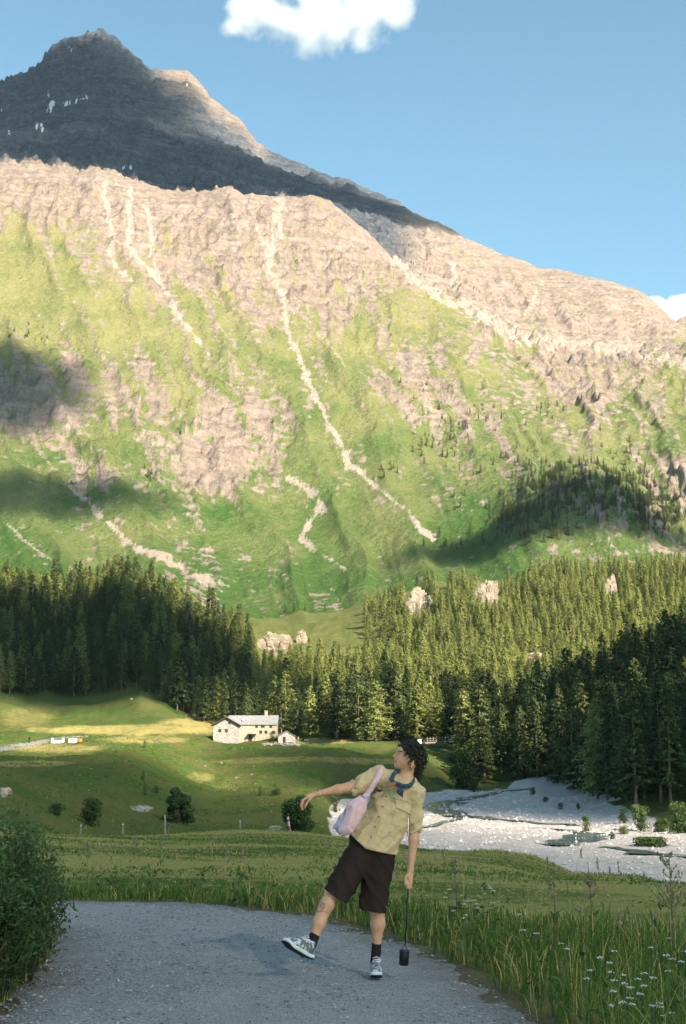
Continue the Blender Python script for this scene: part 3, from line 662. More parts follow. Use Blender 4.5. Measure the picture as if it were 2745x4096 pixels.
def leaf_mat(name, stops, trans=.25, rough=.7, objvar=.35):
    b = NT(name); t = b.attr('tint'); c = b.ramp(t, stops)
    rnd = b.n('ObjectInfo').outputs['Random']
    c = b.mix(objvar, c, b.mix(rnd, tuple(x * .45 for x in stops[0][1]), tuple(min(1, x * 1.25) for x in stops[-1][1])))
    d = b.bsdf(c, rough, None, **{'Specular IOR Level': .15})
    tr = b.n('BsdfTranslucent', None, Color=c).outputs[0]
    return b.done(b.n('MixShader', None, _0=trans, _1=d, _2=tr).outputs[0])
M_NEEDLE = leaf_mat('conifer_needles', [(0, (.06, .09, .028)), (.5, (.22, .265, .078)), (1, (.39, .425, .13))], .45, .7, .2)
M_SPRUCE_SHADE = leaf_mat('spruce_shade_needles', [(0, (.016, .034, .016)), (.5, (.060, .092, .034)), (1, (.135, .17, .058))], .25, .7, .3)  # darker needle copy for shaded forests, shade put into colour; also lone spruces
M_BARK = plain('conifer_bark', (.20, .145, .105), .95, .35, 3.0, .5, .05)

out_n = []
def set_normals(me, nrm):
    me.polygons.foreach_set('use_smooth', np.ones(len(me.polygons), bool)); me.normals_split_custom_set_from_vertices(nrm.tolist())
def conifer(seed, h=22., rad=2.9, base=.12, power=.62, sprays=1500, droop=.25, lump=.35):
    """crown of many small needle sprays on whorled branches, and a tapered trunk"""
    r = np.random.default_rng(seed)
    nb = 150; bz = base + (1 - base) * (np.arange(nb) + r.uniform(0, 1, nb)) / nb; baz = r.uniform(0, 6.283, nb)
    t = (bz - base) / (1 - base)
    brad = rad * np.minimum(1, .55 + t * 3.0) * (1 - t) ** power * (1 + lump * r.uniform(-1, .7, nb)) + .18
    per = max(3, sprays // nb)
    k = np.repeat(np.arange(nb), per); m = len(k)
    s = r.uniform(0, 1, m) ** .6
    R_ = brad[k] * s; az = baz[k] + r.normal(0, .16, m)
    C = np.stack([R_ * np.cos(az), R_ * np.sin(az), bz[k] * h - droop * R_ + r.normal(0, .16, m)], -1)
    # each spray: a bent four-sided leaf-shaped patch pointing outward
    L = (.6 + .6 * r.uniform(0, 1, m)) * (.65 + .5 * (1 - t[k])) * h / 22; Wd = L * r.uniform(.38, .6, m)
    yaw = az + r.normal(0, .7, m); pit = r.normal(-.15, .45, m); roll = r.normal(0, .6, m)
    dx = np.stack([np.cos(yaw) * np.cos(pit), np.sin(yaw) * np.cos(pit), np.sin(pit)], -1)
    sx = np.stack([-np.sin(yaw), np.cos(yaw), np.zeros(m)], -1); up = np.cross(dx, sx)
    sx = sx * np.cos(roll)[:, None] + up * np.sin(roll)[:, None]
    V = np.stack([C - dx * L[:, None] * .5, C + sx * Wd[:, None] * .5 - up * .05, C + dx * L[:, None] * .6 - up * .12, C - sx * Wd[:, None] * .5 - up * .05], 1).reshape(-1, 3)
    nrm = np.stack([np.cos(az) * .9, np.sin(az) * .9, .45 + .4 * t[k]], -1) + r.normal(0, .28, (m, 3)); nrm /= np.linalg.norm(nrm, axis=1)[:, None]
    V = V.reshape(m, 4, 3); gn = np.cross(V[:, 2] - V[:, 0], V[:, 3] - V[:, 1]); fl = (gn * nrm).sum(1) < 0; V[fl] = V[fl][:, ::-1]; V = V.reshape(-1, 3)
    nrm = np.repeat(nrm, 4, 0); out_n.append(nrm)
    crown = mesh_np('crown', V, quads=np.arange(m * 4).reshape(-1, 4), smooth=False)
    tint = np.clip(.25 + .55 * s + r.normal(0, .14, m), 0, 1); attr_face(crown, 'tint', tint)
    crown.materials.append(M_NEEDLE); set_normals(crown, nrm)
    zz = np.linspace(0, .97, 8); wob = np.cumsum(r.normal(0, .05, (8, 2)), 0)
    path = np.stack([wob[:, 0], wob[:, 1], zz * h], -1)
    Vt, qt, tt = tube(path, .30 * h / 22 * (1 - zz * .93), 7)
    mb = MB(); mb.add(Vt, qt, tt)
    for j in range(14):   # dead lower limbs
        z = h * r.uniform(.03, base + .25); a = r.uniform(0, 6.28); l = r.uniform(.5, 1.5) * rad / 2.9
        mb.tube([(0, 0, z), (math.cos(a) * l * .5, math.sin(a) * l * .5, z + .05), (math.cos(a) * l, math.sin(a) * l, z - .25)], [.05, .035, .012], 4)
    trunk = mb.mesh('trunk', True); trunk.materials.append(M_BARK)
    return crown, trunk
PROTO = [conifer(1, 22, 4.0, .10, .42, 2000), conifer(2, 19, 4.3, .07, .48, 2000, .2, .5), conifer(3, 23, 3.9, .14, .38, 2100, .25, .5), conifer(4, 20, 4.2, .05, .75, 2000),
         conifer(5, 18, 4.6, .12, .34, 2100, .15, .6), conifer(6, 24, 3.3, .2, .5, 1800), conifer(7, 15, 4.3, .06, .36, 2000, .1, .6)]
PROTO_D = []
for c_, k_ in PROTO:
    d_ = c_.copy(); d_.materials.clear(); d_.materials.append(M_SPRUCE_SHADE); PROTO_D.append((d_, k_))
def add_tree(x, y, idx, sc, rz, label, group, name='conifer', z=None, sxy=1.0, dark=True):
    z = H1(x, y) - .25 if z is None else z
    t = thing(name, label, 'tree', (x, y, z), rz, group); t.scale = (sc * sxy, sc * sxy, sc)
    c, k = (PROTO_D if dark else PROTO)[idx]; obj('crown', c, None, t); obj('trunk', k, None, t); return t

# forest floor plan: jittered grid of candidate spots
def pline(u, pts): return np.interp(u, [p[0] for p in pts], [p[1] for p in pts])
LEFT_EDGE = [(-200, 690), (0, 694), (60, 700), (95, 697), (140, 688), (160, 700), (185, 717), (210, 726), (280, 733), (300, 739), (400, 743), (452, 744)]
RIGHT_EDGE = [(440, 755), (452, 768), (470, 782), (485, 784), (500, 780), (545, 781), (570, 789), (600, 801), (625, 806), (660, 806), (700, 800)]
def spots(step, y0, y1, seed):
    r = np.random.default_rng(seed); ys = np.arange(y0, y1, step); out = []
    for y in ys:
        xs = np.arange(-.36 * y, .36 * y, step); out.append(np.stack([xs, np.full(len(xs), y)], -1))
    p = np.concatenate(out); return p + r.uniform(-.45, .45, p.shape) * step
CLEAR = [(958, 1383, 34, 36), (1117, 1356, 30, 40), (1010, 1345, 14, 20), (1398, 1350, 16, 28), (625, 1475, 40, 50), (690, 1458, 16, 24), (505, 1412, 14, 18), (10, 1500, 14, 40), (590, 1440, 30, 20), (1215, 1505, 30, 18)]
def forest_ok(p):
    x, y = p[:, 0], p[:, 1]; z = H(x, y); u, v = proj(x, y, z)
    ok = np.zeros(len(x), bool)
    left = (u < 452) & (v < pline(u, LEFT_EDGE)) & (y > 425) & (y < np.where(u < 200, 840, np.where(u < 365, 790, 1030)))
    right = (u >= 440) & (v < pline(u, RIGHT_EDGE)) & (y > 235) & (y < 1035)
    ok = left | right
    uu, vv2 = u / D, v / D
    for a, bb, ra, rb in CLEAR:
        ok &= ~((np.abs(uu - a) < ra) & (vv2 > bb - rb * .6) & (vv2 < bb + rb + 8) & (y > 480))
    ok &= ~((u > 400) & (u < 456) & (v > 742) & (y < 460))
    return ok, z, u, v
pa = spots(6.2, 240, 600, 5); oka, za, ua, va = forest_ok(pa)
pb = spots(5.3, 600, 1040, 6); okb, zb, ub, vb2 = forest_ok(pb)
pts = np.concatenate([pa[oka], pb[okb]]); pz = np.concatenate([za[oka], zb[okb]])
pu, pv = proj(pts[:, 0], pts[:, 1], pz)
thin = RNG.uniform(0, 1, len(pts)) < np.where((pu > 190) & (pu < 400) & (pts[:, 1] > 800) & (pv > 590), .45, .92)
pts, pz, pu, pv = pts[thin], pz[thin], pu[thin], pv[thin]
order = np.argsort(pts[:, 1]); pts, pz, pu, pv = pts[order], pz[order], pu[order], pv[order]
inview = (pu > -12) & (pu < 698)
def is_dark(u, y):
    """share of trees given the shade-darkened needles, by part of the forest"""
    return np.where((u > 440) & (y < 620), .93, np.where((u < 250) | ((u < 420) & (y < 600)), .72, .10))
near_i = np.where(inview)[0][:270]
rest = np.setdiff1d(np.arange(len(pts)), near_i)
for i in near_i:
    x, y = pts[i]; idx = int(RNG.integers(0, len(PROTO))); sc_ = RNG.uniform(.72, 1.12)
    if y < 300: sc_ *= .9
    if pu[i] > 440:
        if y < 315: lab, grp = 'tall dark conifer in the front row of the shaded forest along the right riverbank', 'front row conifers on the right riverbank'
        elif pu[i] < 520: lab, grp = 'dark conifer at the left end of the shaded right bank forest, beside the bridge', 'conifers of the right bank forest beside the bridge'
        else: lab, grp = 'dark conifer deep in the shaded forest on the slope right of the riverbed', 'conifers on the shaded slope right of the riverbed'
    elif pu[i] > 270: lab, grp = 'conifer in the dark wood right behind the farmhouse and bridge', 'conifers of the wood behind the farmhouse'
    else: lab, grp = 'conifer at the foot of the wooded hill left of the farmhouse', 'conifers at the foot of the left hill'
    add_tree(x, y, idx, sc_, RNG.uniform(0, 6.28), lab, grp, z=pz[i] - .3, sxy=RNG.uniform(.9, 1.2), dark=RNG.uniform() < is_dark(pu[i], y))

# the rest of the forest reads as one mass: one object whose points carry whole trees
def forest_stuff(name, P3, scl, label, seed, protos, darkp):
    r = np.random.default_rng(seed); n = len(P3)
    me = bpy.data.meshes.new(name); me.vertices.add(n); me.vertices.foreach_set('co', np.asarray(P3, np.float32).ravel())
    attr(me, 'scl', scl); attr(me, 'rz', r.uniform(0, 6.28, n))
    a = me.attributes.new('pick', 'INT', 'POINT'); a.data.foreach_set('value', (r.integers(0, len(protos), n) + len(protos) * (r.uniform(0, 1, n) < darkp)).astype(np.int32))
    o = obj(name, me); stuff(o, label, 'forest')
    ng_ = bpy.data.node_groups.new(name, 'GeometryNodeTree')
    ng_.interface.new_socket('Geometry', in_out='INPUT', socket_type='NodeSocketGeometry'); ng_.interface.new_socket('Geometry', in_out='OUTPUT', socket_type='NodeSocketGeometry')
    nd = ng_.nodes; L = ng_.links.new
    gi = nd.new('NodeGroupInput'); go = nd.new('NodeGroupOutput'); iop = nd.new('GeometryNodeInstanceOnPoints'); ci = nd.new('GeometryNodeCollectionInfo')
    ci.inputs['Collection'].default_value = protos_col; ci.inputs['Separate Children'].default_value = True; ci.inputs['Reset Children'].default_value = True
    def na(nm, dt):
        k = nd.new('GeometryNodeInputNamedAttribute'); k.data_type = dt; k.inputs['Name'].default_value = nm; return k.outputs[0]
    L(gi.outputs[0], iop.inputs['Points']); L(ci.outputs[0], iop.inputs['Instance']); iop.inputs['Pick Instance'].default_value = True
    L(na('pick', 'INT'), iop.inputs['Instance Index'])
    cx = nd.new('ShaderNodeCombineXYZ'); L(na('rz', 'FLOAT'), cx.inputs['Z']); L(cx.outputs[0], iop.inputs['Rotation'])
    L(na('scl', 'FLOAT'), iop.inputs['Scale']); L(iop.outputs[0], go.inputs[0])
    md = o.modifiers.new('trees', 'NODES'); md.node_group = ng_
    return o
protos_col = bpy.data.collections.new('tree_shapes')
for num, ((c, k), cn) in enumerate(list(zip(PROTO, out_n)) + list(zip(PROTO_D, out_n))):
    nv = len(c.vertices); cv = np.empty(nv * 3, np.float32); c.vertices.foreach_get('co', cv)
    kv = np.empty(len(k.vertices) * 3, np.float32); k.vertices.foreach_get('co', kv)
    kq = np.array([tuple(p.vertices) for p in k.polygons if len(p.vertices) == 4]); kt = np.array([tuple(p.vertices) for p in k.polygons if len(p.vertices) == 3])
    nq = nv // 4
    me = mesh_np('tree', np.concatenate([cv.reshape(-1, 3), kv.reshape(-1, 3)]), quads=np.concatenate([np.arange(nv).reshape(-1, 4), kq + nv]), tris=kt + nv, smooth=False)
    tn = np.empty(len(c.polygons), np.float32); c.attributes['tint'].data.foreach_get('value', tn)
    attr_face(me, 'tint', np.concatenate([tn, np.zeros(len(me.polygons) - nq)]))
    me.materials.append(M_NEEDLE if num < len(PROTO) else M_SPRUCE_SHADE); me.materials.append(M_BARK)
    set_normals(me, np.concatenate([cn, kv.reshape(-1, 3) * (1, 1, 0) + (0, 0, 1e-3)]))
    mi = np.zeros(len(me.polygons), np.int32); mi[nq:] = 1; me.polygons.foreach_set('material_index', mi)
    protos_col.objects.link(bpy.data.objects.new('tree_shape_%02d' % num, me))
sc_rest = np.clip(RNG.normal(.56, .14, len(rest)), .25, .95) * np.where(pts[rest, 1] < 600, 1.3, np.where(pu[rest] < 250, 1.15, 1.))
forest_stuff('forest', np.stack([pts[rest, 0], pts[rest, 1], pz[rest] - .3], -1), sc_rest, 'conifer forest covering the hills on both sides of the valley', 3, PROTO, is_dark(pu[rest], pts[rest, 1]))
# scattered conifers and scrub on the mountain side
DENS = [(1340, 1130, 190, 75, 2.4), (1230, 1190, 130, 55, 1.8), (1480, 1170, 100, 65, 2.4), (1050, 960, 110, 60, .25), (1000, 1020, 80, 50, .3), (1150, 1080, 120, 60, .3), (950, 880, 60, 40, .12), (1080, 1160, 80, 40, .2), (880, 1080, 50, 25, .3), (1450, 1050, 100, 50, .2),
        (70, 760, 70, 30, .25), (340, 1090, 25, 25, .3), (420, 960, 50, 50, .06), (640, 1000, 60, 60, .05), (1300, 960, 120, 40, .08), (1050, 1240, 120, 30, .25), (700, 1400, 60, 15, .3)]
w = np.zeros(mu.shape); uu, vv2 = mu / D, mv / D
for a, bb, ra, rb, d_ in DENS: w = np.maximum(w, d_ * (1 - sstep(.4, 1.1, np.hypot((uu - a) / ra, (vv2 - bb) / rb))))
w = w * (.35 + sstep(-.1, .25, fbm(mX / 25, mZ / 18, 3, 111))) * (mY < 2000)
area = np.abs(np.gradient(mX, axis=1) * np.gradient(mY, axis=0))
prob = np.clip(w * area / 42., 0, .8)
pick = np.where(RNG.uniform(0, 1, prob.shape) < prob)
P3 = np.stack([mX[pick], mY[pick], mZ[pick] - .3], -1)
forest_stuff('mountain_scrub', P3, RNG.uniform(.22, .5, len(P3)), 'small scattered conifers and scrub on the mountain side', 9, PROTO, .85)
print('TREES', len(near_i), len(rest), len(P3))
# ------------------------------------------------------------------ farm, bridge, small things in the valley
M_PLASTER = plain('cream_plaster', (.36, .30, .225), .9, .25, 1.2, .3, .1)
M_STONEW = plain('grey_stone_wall', (.26, .24, .22), .95, .4, 2.2, .6, .1)
M_SLATE = plain('stone_slab_roof', (.20, .205, .21), .9, .4, 2.5, .6, .15)
M_DKWOOD = plain('dark_wood', (.055, .045, .038), .85, .3, 4, .3, .1)
M_WOOD = plain('weathered_wood', (.26, .235, .205), .9, .25, 6, .3, .1)
M_WHITE = plain('white_paint', (.55, .54, .52), .6, .08, 4, 0, .3)
M_GLASSY = plain('dark_window', (.03, .03, .035), .2, .2, 4, 0, .5)
M_ORANGE = plain('orange_plastic', (.60, .15, .03), .5, .1, 4, 0, .4)
M_GREYP = plain('grey_plastic', (.5, .5, .52), .6, .1, 4, 0, .3)

def gable_block(c, w, dep, hw, hr, ridge='x'):
    """walls with gables: footprint w (x) by dep (y) centred at c, eaves hw, ridge hr"""
    x, y = w / 2, dep / 2
    b_ = [(-x, -y, -.8), (x, -y, -.8), (x, y, -.8), (-x, y, -.8), (-x, -y, hw), (x, -y, hw), (x, y, hw), (-x, y, hw)]
    if ridge == 'x':
        b_ += [(-x, 0, hr), (x, 0, hr)]; q = [(0, 1, 5, 4), (2, 3, 7, 6), (1, 2, 6, 5), (3, 0, 4, 7)]; t = [(5, 6, 9), (7, 4, 8)]
    else:
        b_ += [(0, -y, hr), (0, y, hr)]; q = [(0, 1, 5, 4), (2, 3, 7, 6), (1, 2, 6, 5), (3, 0, 4, 7)]; t = [(4, 5, 8), (6, 7, 9)]
    return np.array(b_) + np.asarray(c), q, t
def gable_roof(c, w, dep, hw, hr, ridge='x', over=.45, th=.22):
    """two slab planes with thickness"""
    mb = MB(); x, y = w / 2 + over, dep / 2 + over
    if ridge == 'x':
        sl = (hr - hw) / (dep / 2); ze = hr - sl * y
        for s_ in (-1, 1):
            a = np.array([(-x, 0, hr + .05), (x, 0, hr + .05), (x, s_ * y, ze + .05), (-x, s_ * y, ze + .05)]); V = np.concatenate([a, a + (0, 0, th)]) + np.asarray(c)
            mb.add(V, [(0, 1, 2, 3), (7, 6, 5, 4), (0, 4, 5, 1), (1, 5, 6, 2), (2, 6, 7, 3), (3, 7, 4, 0)])
    else:
        sl = (hr - hw) / (w / 2); ze = hr - sl * x
        for s_ in (-1, 1):
            a = np.array([(0, -y, hr + .05), (0, y, hr + .05), (s_ * x, y, ze + .05), (s_ * x, -y, ze + .05)]); V = np.concatenate([a, a + (0, 0, th)]) + np.asarray(c)
            mb.add(V, [(0, 1, 2, 3), (7, 6, 5, 4), (0, 4, 5, 1), (1, 5, 6, 2), (2, 6, 7, 3), (3, 7, 4, 0)])
    return mb
def window(parent, x, y, z, w, h, label=None):
    fr = MB(); t = .12
    for (cx, cz, hx, hz_) in [(0, h / 2 + t / 2, w / 2 + t, t / 2), (0, -h / 2 - t / 2, w / 2 + t, t / 2), (-w / 2 - t / 2, 0, t / 2, h / 2), (w / 2 + t / 2, 0, t / 2, h / 2)]:
        fr.box((x + cx, y - .04, z + cz), (hx, .06, hz_))
    wo = obj('window', MB().box((x, y - .01, z), (w / 2, .02, h / 2)).mesh('window'), M_GLASSY, parent)
    obj('frame', fr.mesh('frame'), M_DKWOOD, wo); return wo
hb = ground_at(251, 741.0); k = hb[1] / F                              # metres per pixel at the farm
fx = lambda u: (u - 251) * k * 1.0
farm = thing('farmhouse', 'long cream and grey stone farmhouse with slab roof on the meadow bench', 'house', tuple(hb))
W1, X1 = 47.5 * k, fx(252.5)
V_, q_, t_ = gable_block((X1, 4.2, 0), W1, 8.4, 16 * k, 24.2 * k, 'x'); obj('wall', MB().add(V_, q_, t_).mesh('wall'), M_PLASTER, farm)
rf = obj('roof', gable_roof((X1, 4.2, 0), W1, 8.4, 16 * k, 24.2 * k, 'x', .35).mesh('roof'), M_SLATE, farm)
obj('chimney', MB().box((fx(265), 4.2, 24.2 * k + .6), (.4, .4, .8)).box((fx(265), 4.2, 24.2 * k + 1.5), (.5, .5, .1)).mesh('chimney'), M_PLASTER, rf)
obj('satellite_dish', MB().tube([(fx(243), 1.2, 19 * k), (fx(243), 1.0, 19 * k + .5)], [.05, .04], 6).tube([(fx(243), .95, 19 * k + .5), (fx(243), .80, 19 * k + .5)], [.45, .3], 10).mesh('dish'), M_WHITE, rf)
WG, XG = 25.2 * k, fx(226.6)
V_, q_, t_ = gable_block((XG, 3.4, 0), WG, 9.2, 15.6 * k, 22.8 * k, 'y'); wg = obj('gable_wing', MB().add(V_, q_, t_).mesh('gable_wing'), M_STONEW, farm); wg['label'] = 'grey rubble stone gable wing at the left end'
obj('gable_roof', gable_roof((XG, 3.4, 0), WG, 9.2, 15.6 * k, 22.8 * k, 'y', .6).mesh('gable_roof'), M_SLATE, farm)
obj('barge_board', MB().tube([(XG - WG / 2 - .6, -1.85, 14.5 * k), (XG, -1.85, 22.9 * k)], [.2, .2], 4).tube([(XG + WG / 2 + .6, -1.85, 14.5 * k), (XG, -1.85, 22.9 * k)], [.2, .2], 4).mesh('barge_board'), M_DKWOOD, farm)
for (u_, v_, w_, h_) in [(260.6, 732.4, .55, .6), (265.8, 732.4, .55, .6), (262.6, 726.9, .8, .4)]: window(farm, fx(u_), -.01, (741 - v_) * k, w_, h_)
window(farm, fx(220.5), -1.21, (741 - 731) * k, .6, .6)
window(farm, fx(230), -1.21, (741 - 723.5) * k, .5, .4); window(farm, fx(227), -1.21, (741 - 731) * k, .6, .6); window(farm, fx(256.5), -.01, (741 - 727) * k, .5, .45); window(farm, fx(270.5), -.01, (741 - 727) * k, .5, .45)
obj('door', MB().box((fx(250), -.03, 1.0), (.5, .04, 1.0)).mesh('door'), M_DKWOOD, farm)
pr = obj('porch_roof', MB().box((fx(252), -.9, (741 - 734.5) * k), (1.2, .9, .09)).mesh('porch_roof'), M_DKWOOD, farm)
obj('porch_post', MB().box((fx(249), -1.7, .8), (.07, .07, .85)).mesh('porch_post'), M_DKWOOD, farm); obj('porch_post', MB().box((fx(255), -1.7, .8), (.07, .07, .85)).mesh('porch_post'), M_DKWOOD, farm)
# lean-to in front of the gable
g = ground_at(231.5, 739.5); ls = thing('wooden_shed', 'low dark roofed shed standing in front of the grey gable', 'shed', tuple(g))
V_, q_, t_ = gable_block((0, 0, 0), 3.0, 2.2, 1.5, 2.5, 'y'); obj('wall', MB().add(V_, q_, t_).mesh('wall'), M_STONEW, ls)
obj('roof', gable_roof((0, 0, 0), 3.0, 2.2, 1.5, 2.5, 'y', .35, .16).mesh('roof'), M_DKWOOD, ls)
obj('door', MB().box((.4, -1.12, .6), (.4, .03, .7)).mesh('door'), M_WHITE, ls)
# small stone hut on the right
g = ground_at(286.6, 742.5); kk = g[1] / F; hut = thing('stone_hut', 'small pale stone hut with gable front right of the farmhouse', 'hut', tuple(g), R(8))
V_, q_, t_ = gable_block((0, 1.8, 0), 17 * kk, 4.2, 5.6 * kk, 10.6 * kk, 'y'); obj('wall', MB().add(V_, q_, t_).mesh('wall'), plain('pale_stone_wall', (.40, .37, .33), .95, .25, 2, .5, .1), hut)
obj('roof', gable_roof((0, 1.8, 0), 17 * kk, 4.2, 5.6 * kk, 10.6 * kk, 'y', .3, .16).mesh('roof'), M_SLATE, hut)
obj('door', MB().box((-.7, -.33, .75), (.38, .04, .8)).mesh('door'), M_DKWOOD, hut)
g = ground_at(305.5, 741.5); o = thing('feeding_trough', 'small white and dark trough on the grass right of the hut', 'trough', tuple(g))
obj('basin', MB().box((.3, 0, .35), (.7, .4, .35), 0, 1.15).mesh('basin'), M_WHITE, o); obj('cover', MB().box((-.75, 0, .45), (.35, .45, .45), 0, .9).mesh('cover'), M_DKWOOD, o)
# dry-stone rubble in front of the farm
r = np.random.default_rng(4); C_ = []
for i in range(160):
    u_ = r.uniform(262, 300); v_ = r.normal(744.5, .7); C_.append(ground_at(u_, v_, 250, 460))
stuff(obj('stone_rubble', rock_bits(np.array(C_) + (0, 0, .1), r.uniform(.15, .45, 160), 8, .7), stone_mat('rubble', (.16, .14, .12), (.30, .27, .23), (.45, .41, .36))), 'heap of grey rubble below the farmhouse', 'rubble')
# footbridge
def pt_on(u, v, Y): return P(u, v, Y)
bA, bB = P(421, 743.2, 440), P(486, 738.6, 462)
br = thing('footbridge', 'pale wooden footbridge with upright railing posts at the forest edge', 'bridge', tuple(bA))
dv = bB - bA; obj('deck', MB().tube([(0, 0, -.15), tuple(dv * .5 - (0, 0, .15)), tuple(dv - (0, 0, .15))], [.28, .28, .28], 4).mesh('deck'), M_WOOD, br)
for i in range(23):
    p_ = dv * (i / 22.); obj('post', MB().box((p_[0], p_[1] - .3, p_[2] + .75), (.09, .09, .95)).mesh('post'), M_WOOD, br)
for z_ in (.55, 1.15): obj('rail', MB().tube([(0, -.42, z_), tuple(dv + (0, -.42, z_))], [.07, .07], 4).mesh('rail'), M_WOOD, br)
for i in (0, 12, 22):
    p_ = dv * (i / 22.); zb = H1(bA[0] + p_[0], bA[1] + p_[1]) - bA[2]; obj('pier', MB().box((p_[0], p_[1], (p_[2] + zb) / 2 - .4), (.5, .5, max(.4, (p_[2] - zb) / 2))).mesh('pier'), M_STONEW, br)
g = P(419.2, 742.0, 437); o = obj('white_box', MB().box((0, 0, .55), (.6, .5, .75), .2, .92).box((0, 0, 1.36), (.66, .56, .06), .2).mesh('white_box'), M_WHITE, None, (g[0], g[1], H1(g[0], g[1]))); tag(o, 'small white box at the near end of the footbridge', 'box')
o.location.z = g[2] - .6
# things by the track on the left
def on(u, v): g = ground_at(u, v, 200, 470); return (g[0], g[1], g[2])
o = thing('planter_trough', 'white trough with a green plant beside the track', 'planter', on(57.8, 743.2)); kk = o.location.y / F
mb = MB(); mb.box((0, 0, .35), (5.2 * kk, .6, .35)); obj('basin', mb.mesh('basin'), M_WHITE, o)
obj('end_board', MB().box((-5.4 * kk, 0, .65), (.25, .62, .7), 0, .7).mesh('end_board'), M_WHITE, o); obj('end_board', MB().box((5.4 * kk, 0, .65), (.25, .62, .7), 0, .7).mesh('end_board'), M_WHITE, o)
planter_o = o
o = thing('storage_crate', 'pale grey crate lying beside the track right of the white trough', 'crate', on(73, 743)); obj('body', MB().box((0, 0, .5), (4. * kk, .6, .5)).mesh('body'), M_GREYP, o); obj('lid', MB().box((0, 0, 1.03), (4.15 * kk, .66, .05)).mesh('lid'), M_WHITE, o)
o = thing('orange_drum', 'orange drum lying at the end of the grey crate', 'drum', on(79.6, 743)); obj('body', MB().tube([(-.6, 0, .5), (-.55, 0, .5), (.55, 0, .55), (.6, 0, .55)], [.42, .5, .5, .42], 12).mesh('body', True), M_ORANGE, o); obj('rim', MB().tube([(-.1, 0, .52), (.1, 0, .53)], [.54, .54], 12).mesh('rim'), M_ORANGE, o)

# fence posts on the meadow crest
M_POST = plain('grey_post_wood', (.27, .235, .19), .9, .3, 9, .3, .1)
def post(u, vt, Y, label, rad=.032, lean=0.0, mat=None, name='fence_post', bands=None):
    tp = P(u, vt, Y); zb = H1(tp[0], Y) - .15; h = tp[2] - zb
    o = thing(name, label, 'post', (tp[0] - lean * h, Y, zb))
    n = 8; zz = np.linspace(0, 1, n); V = [(lean * h * t_, 0, h * t_) for t_ in zz]
    obj('shaft', MB().tube(V, [rad * (1.05 - .15 * t_) for t_ in zz], 8).mesh('shaft', True), mat or M_POST, o)
    if bands:
        for (a_, b_) in bands: obj('band', MB().tube([(lean * h * a_, 0, h * a_), (lean * h * b_, 0, h * b_)], [rad * 1.12] * 2, 8).mesh('band', True), M_RED, o)
    else: obj('insulator', MB().tube([(lean * h * .93, -.02, h * .93), (lean * h * .93, -.085, h * .93)], [.022, .018], 6).mesh('insulator'), M_WHITE, o)
    return o
M_RED = plain('faded_red_paint', (.42, .10, .07), .7, .15, 9, 0, .2)
for u_, vt, Y_, lb in [(81, 824, 44, 'thin wooden fence post left of the meadow hump'), (123, 822.5, 45, 'pale fence post left of the round dark spruce'), (165, 815, 46, 'pale fence post in front of the round dark spruce'), (240, 820, 45, 'short fence post on top of the meadow hump'),
                       (610, 866.5, 42, 'left of three fence posts at the meadow edge above the riverbed'), (621, 871.5, 42, 'middle of three fence posts at the meadow edge above the riverbed'), (644, 872, 41, 'right of three fence posts at the meadow edge above the riverbed')]:
    post(u_, vt, Y_, lb, lean=RNG.uniform(-.05, .05))
post(287.8, 816.8, 43.5, 'leaning red and white marker pole in front of a shrub', .035, -.16, M_GREYP, 'marker_pole', [(.45, .62), (.80, .9)])

# ---- shrubs
M_LEAF = leaf_mat('shrub_leaves', [(0, (.018, .040, .014)), (.5, (.040, .080, .022)), (1, (.085, .135, .035))], .3, .6, .2)
M_LEAF2 = leaf_mat('willow_leaves', [(0, (.030, .060, .018)), (.5, (.075, .125, .038)), (1, (.16, .205, .075))], .35, .55, .1)
M_STEM = plain('shrub_stems', (.13, .10, .07), .9, .2, 20, .2, .1)
def leaf_quads(C, N, L, Wd, r, curl=.15):
    """n small pointed leaves at C, facing roughly N"""
    m = len(C); a = r.normal(0, 1, (m, 3)); a -= N * (a * N).sum(1)[:, None]; a /= np.linalg.norm(a, axis=1)[:, None]; s_ = np.cross(N, a)
    L = np.asarray(L)[:, None]; Wd = np.asarray(Wd)[:, None]
    return np.stack([C - a * L * .5, C + s_ * Wd * .5 - N * L * curl * .3, C + a * L * .5 - N * L * curl, C - s_ * Wd * .5 - N * L * curl * .3], 1).reshape(-1, 3)
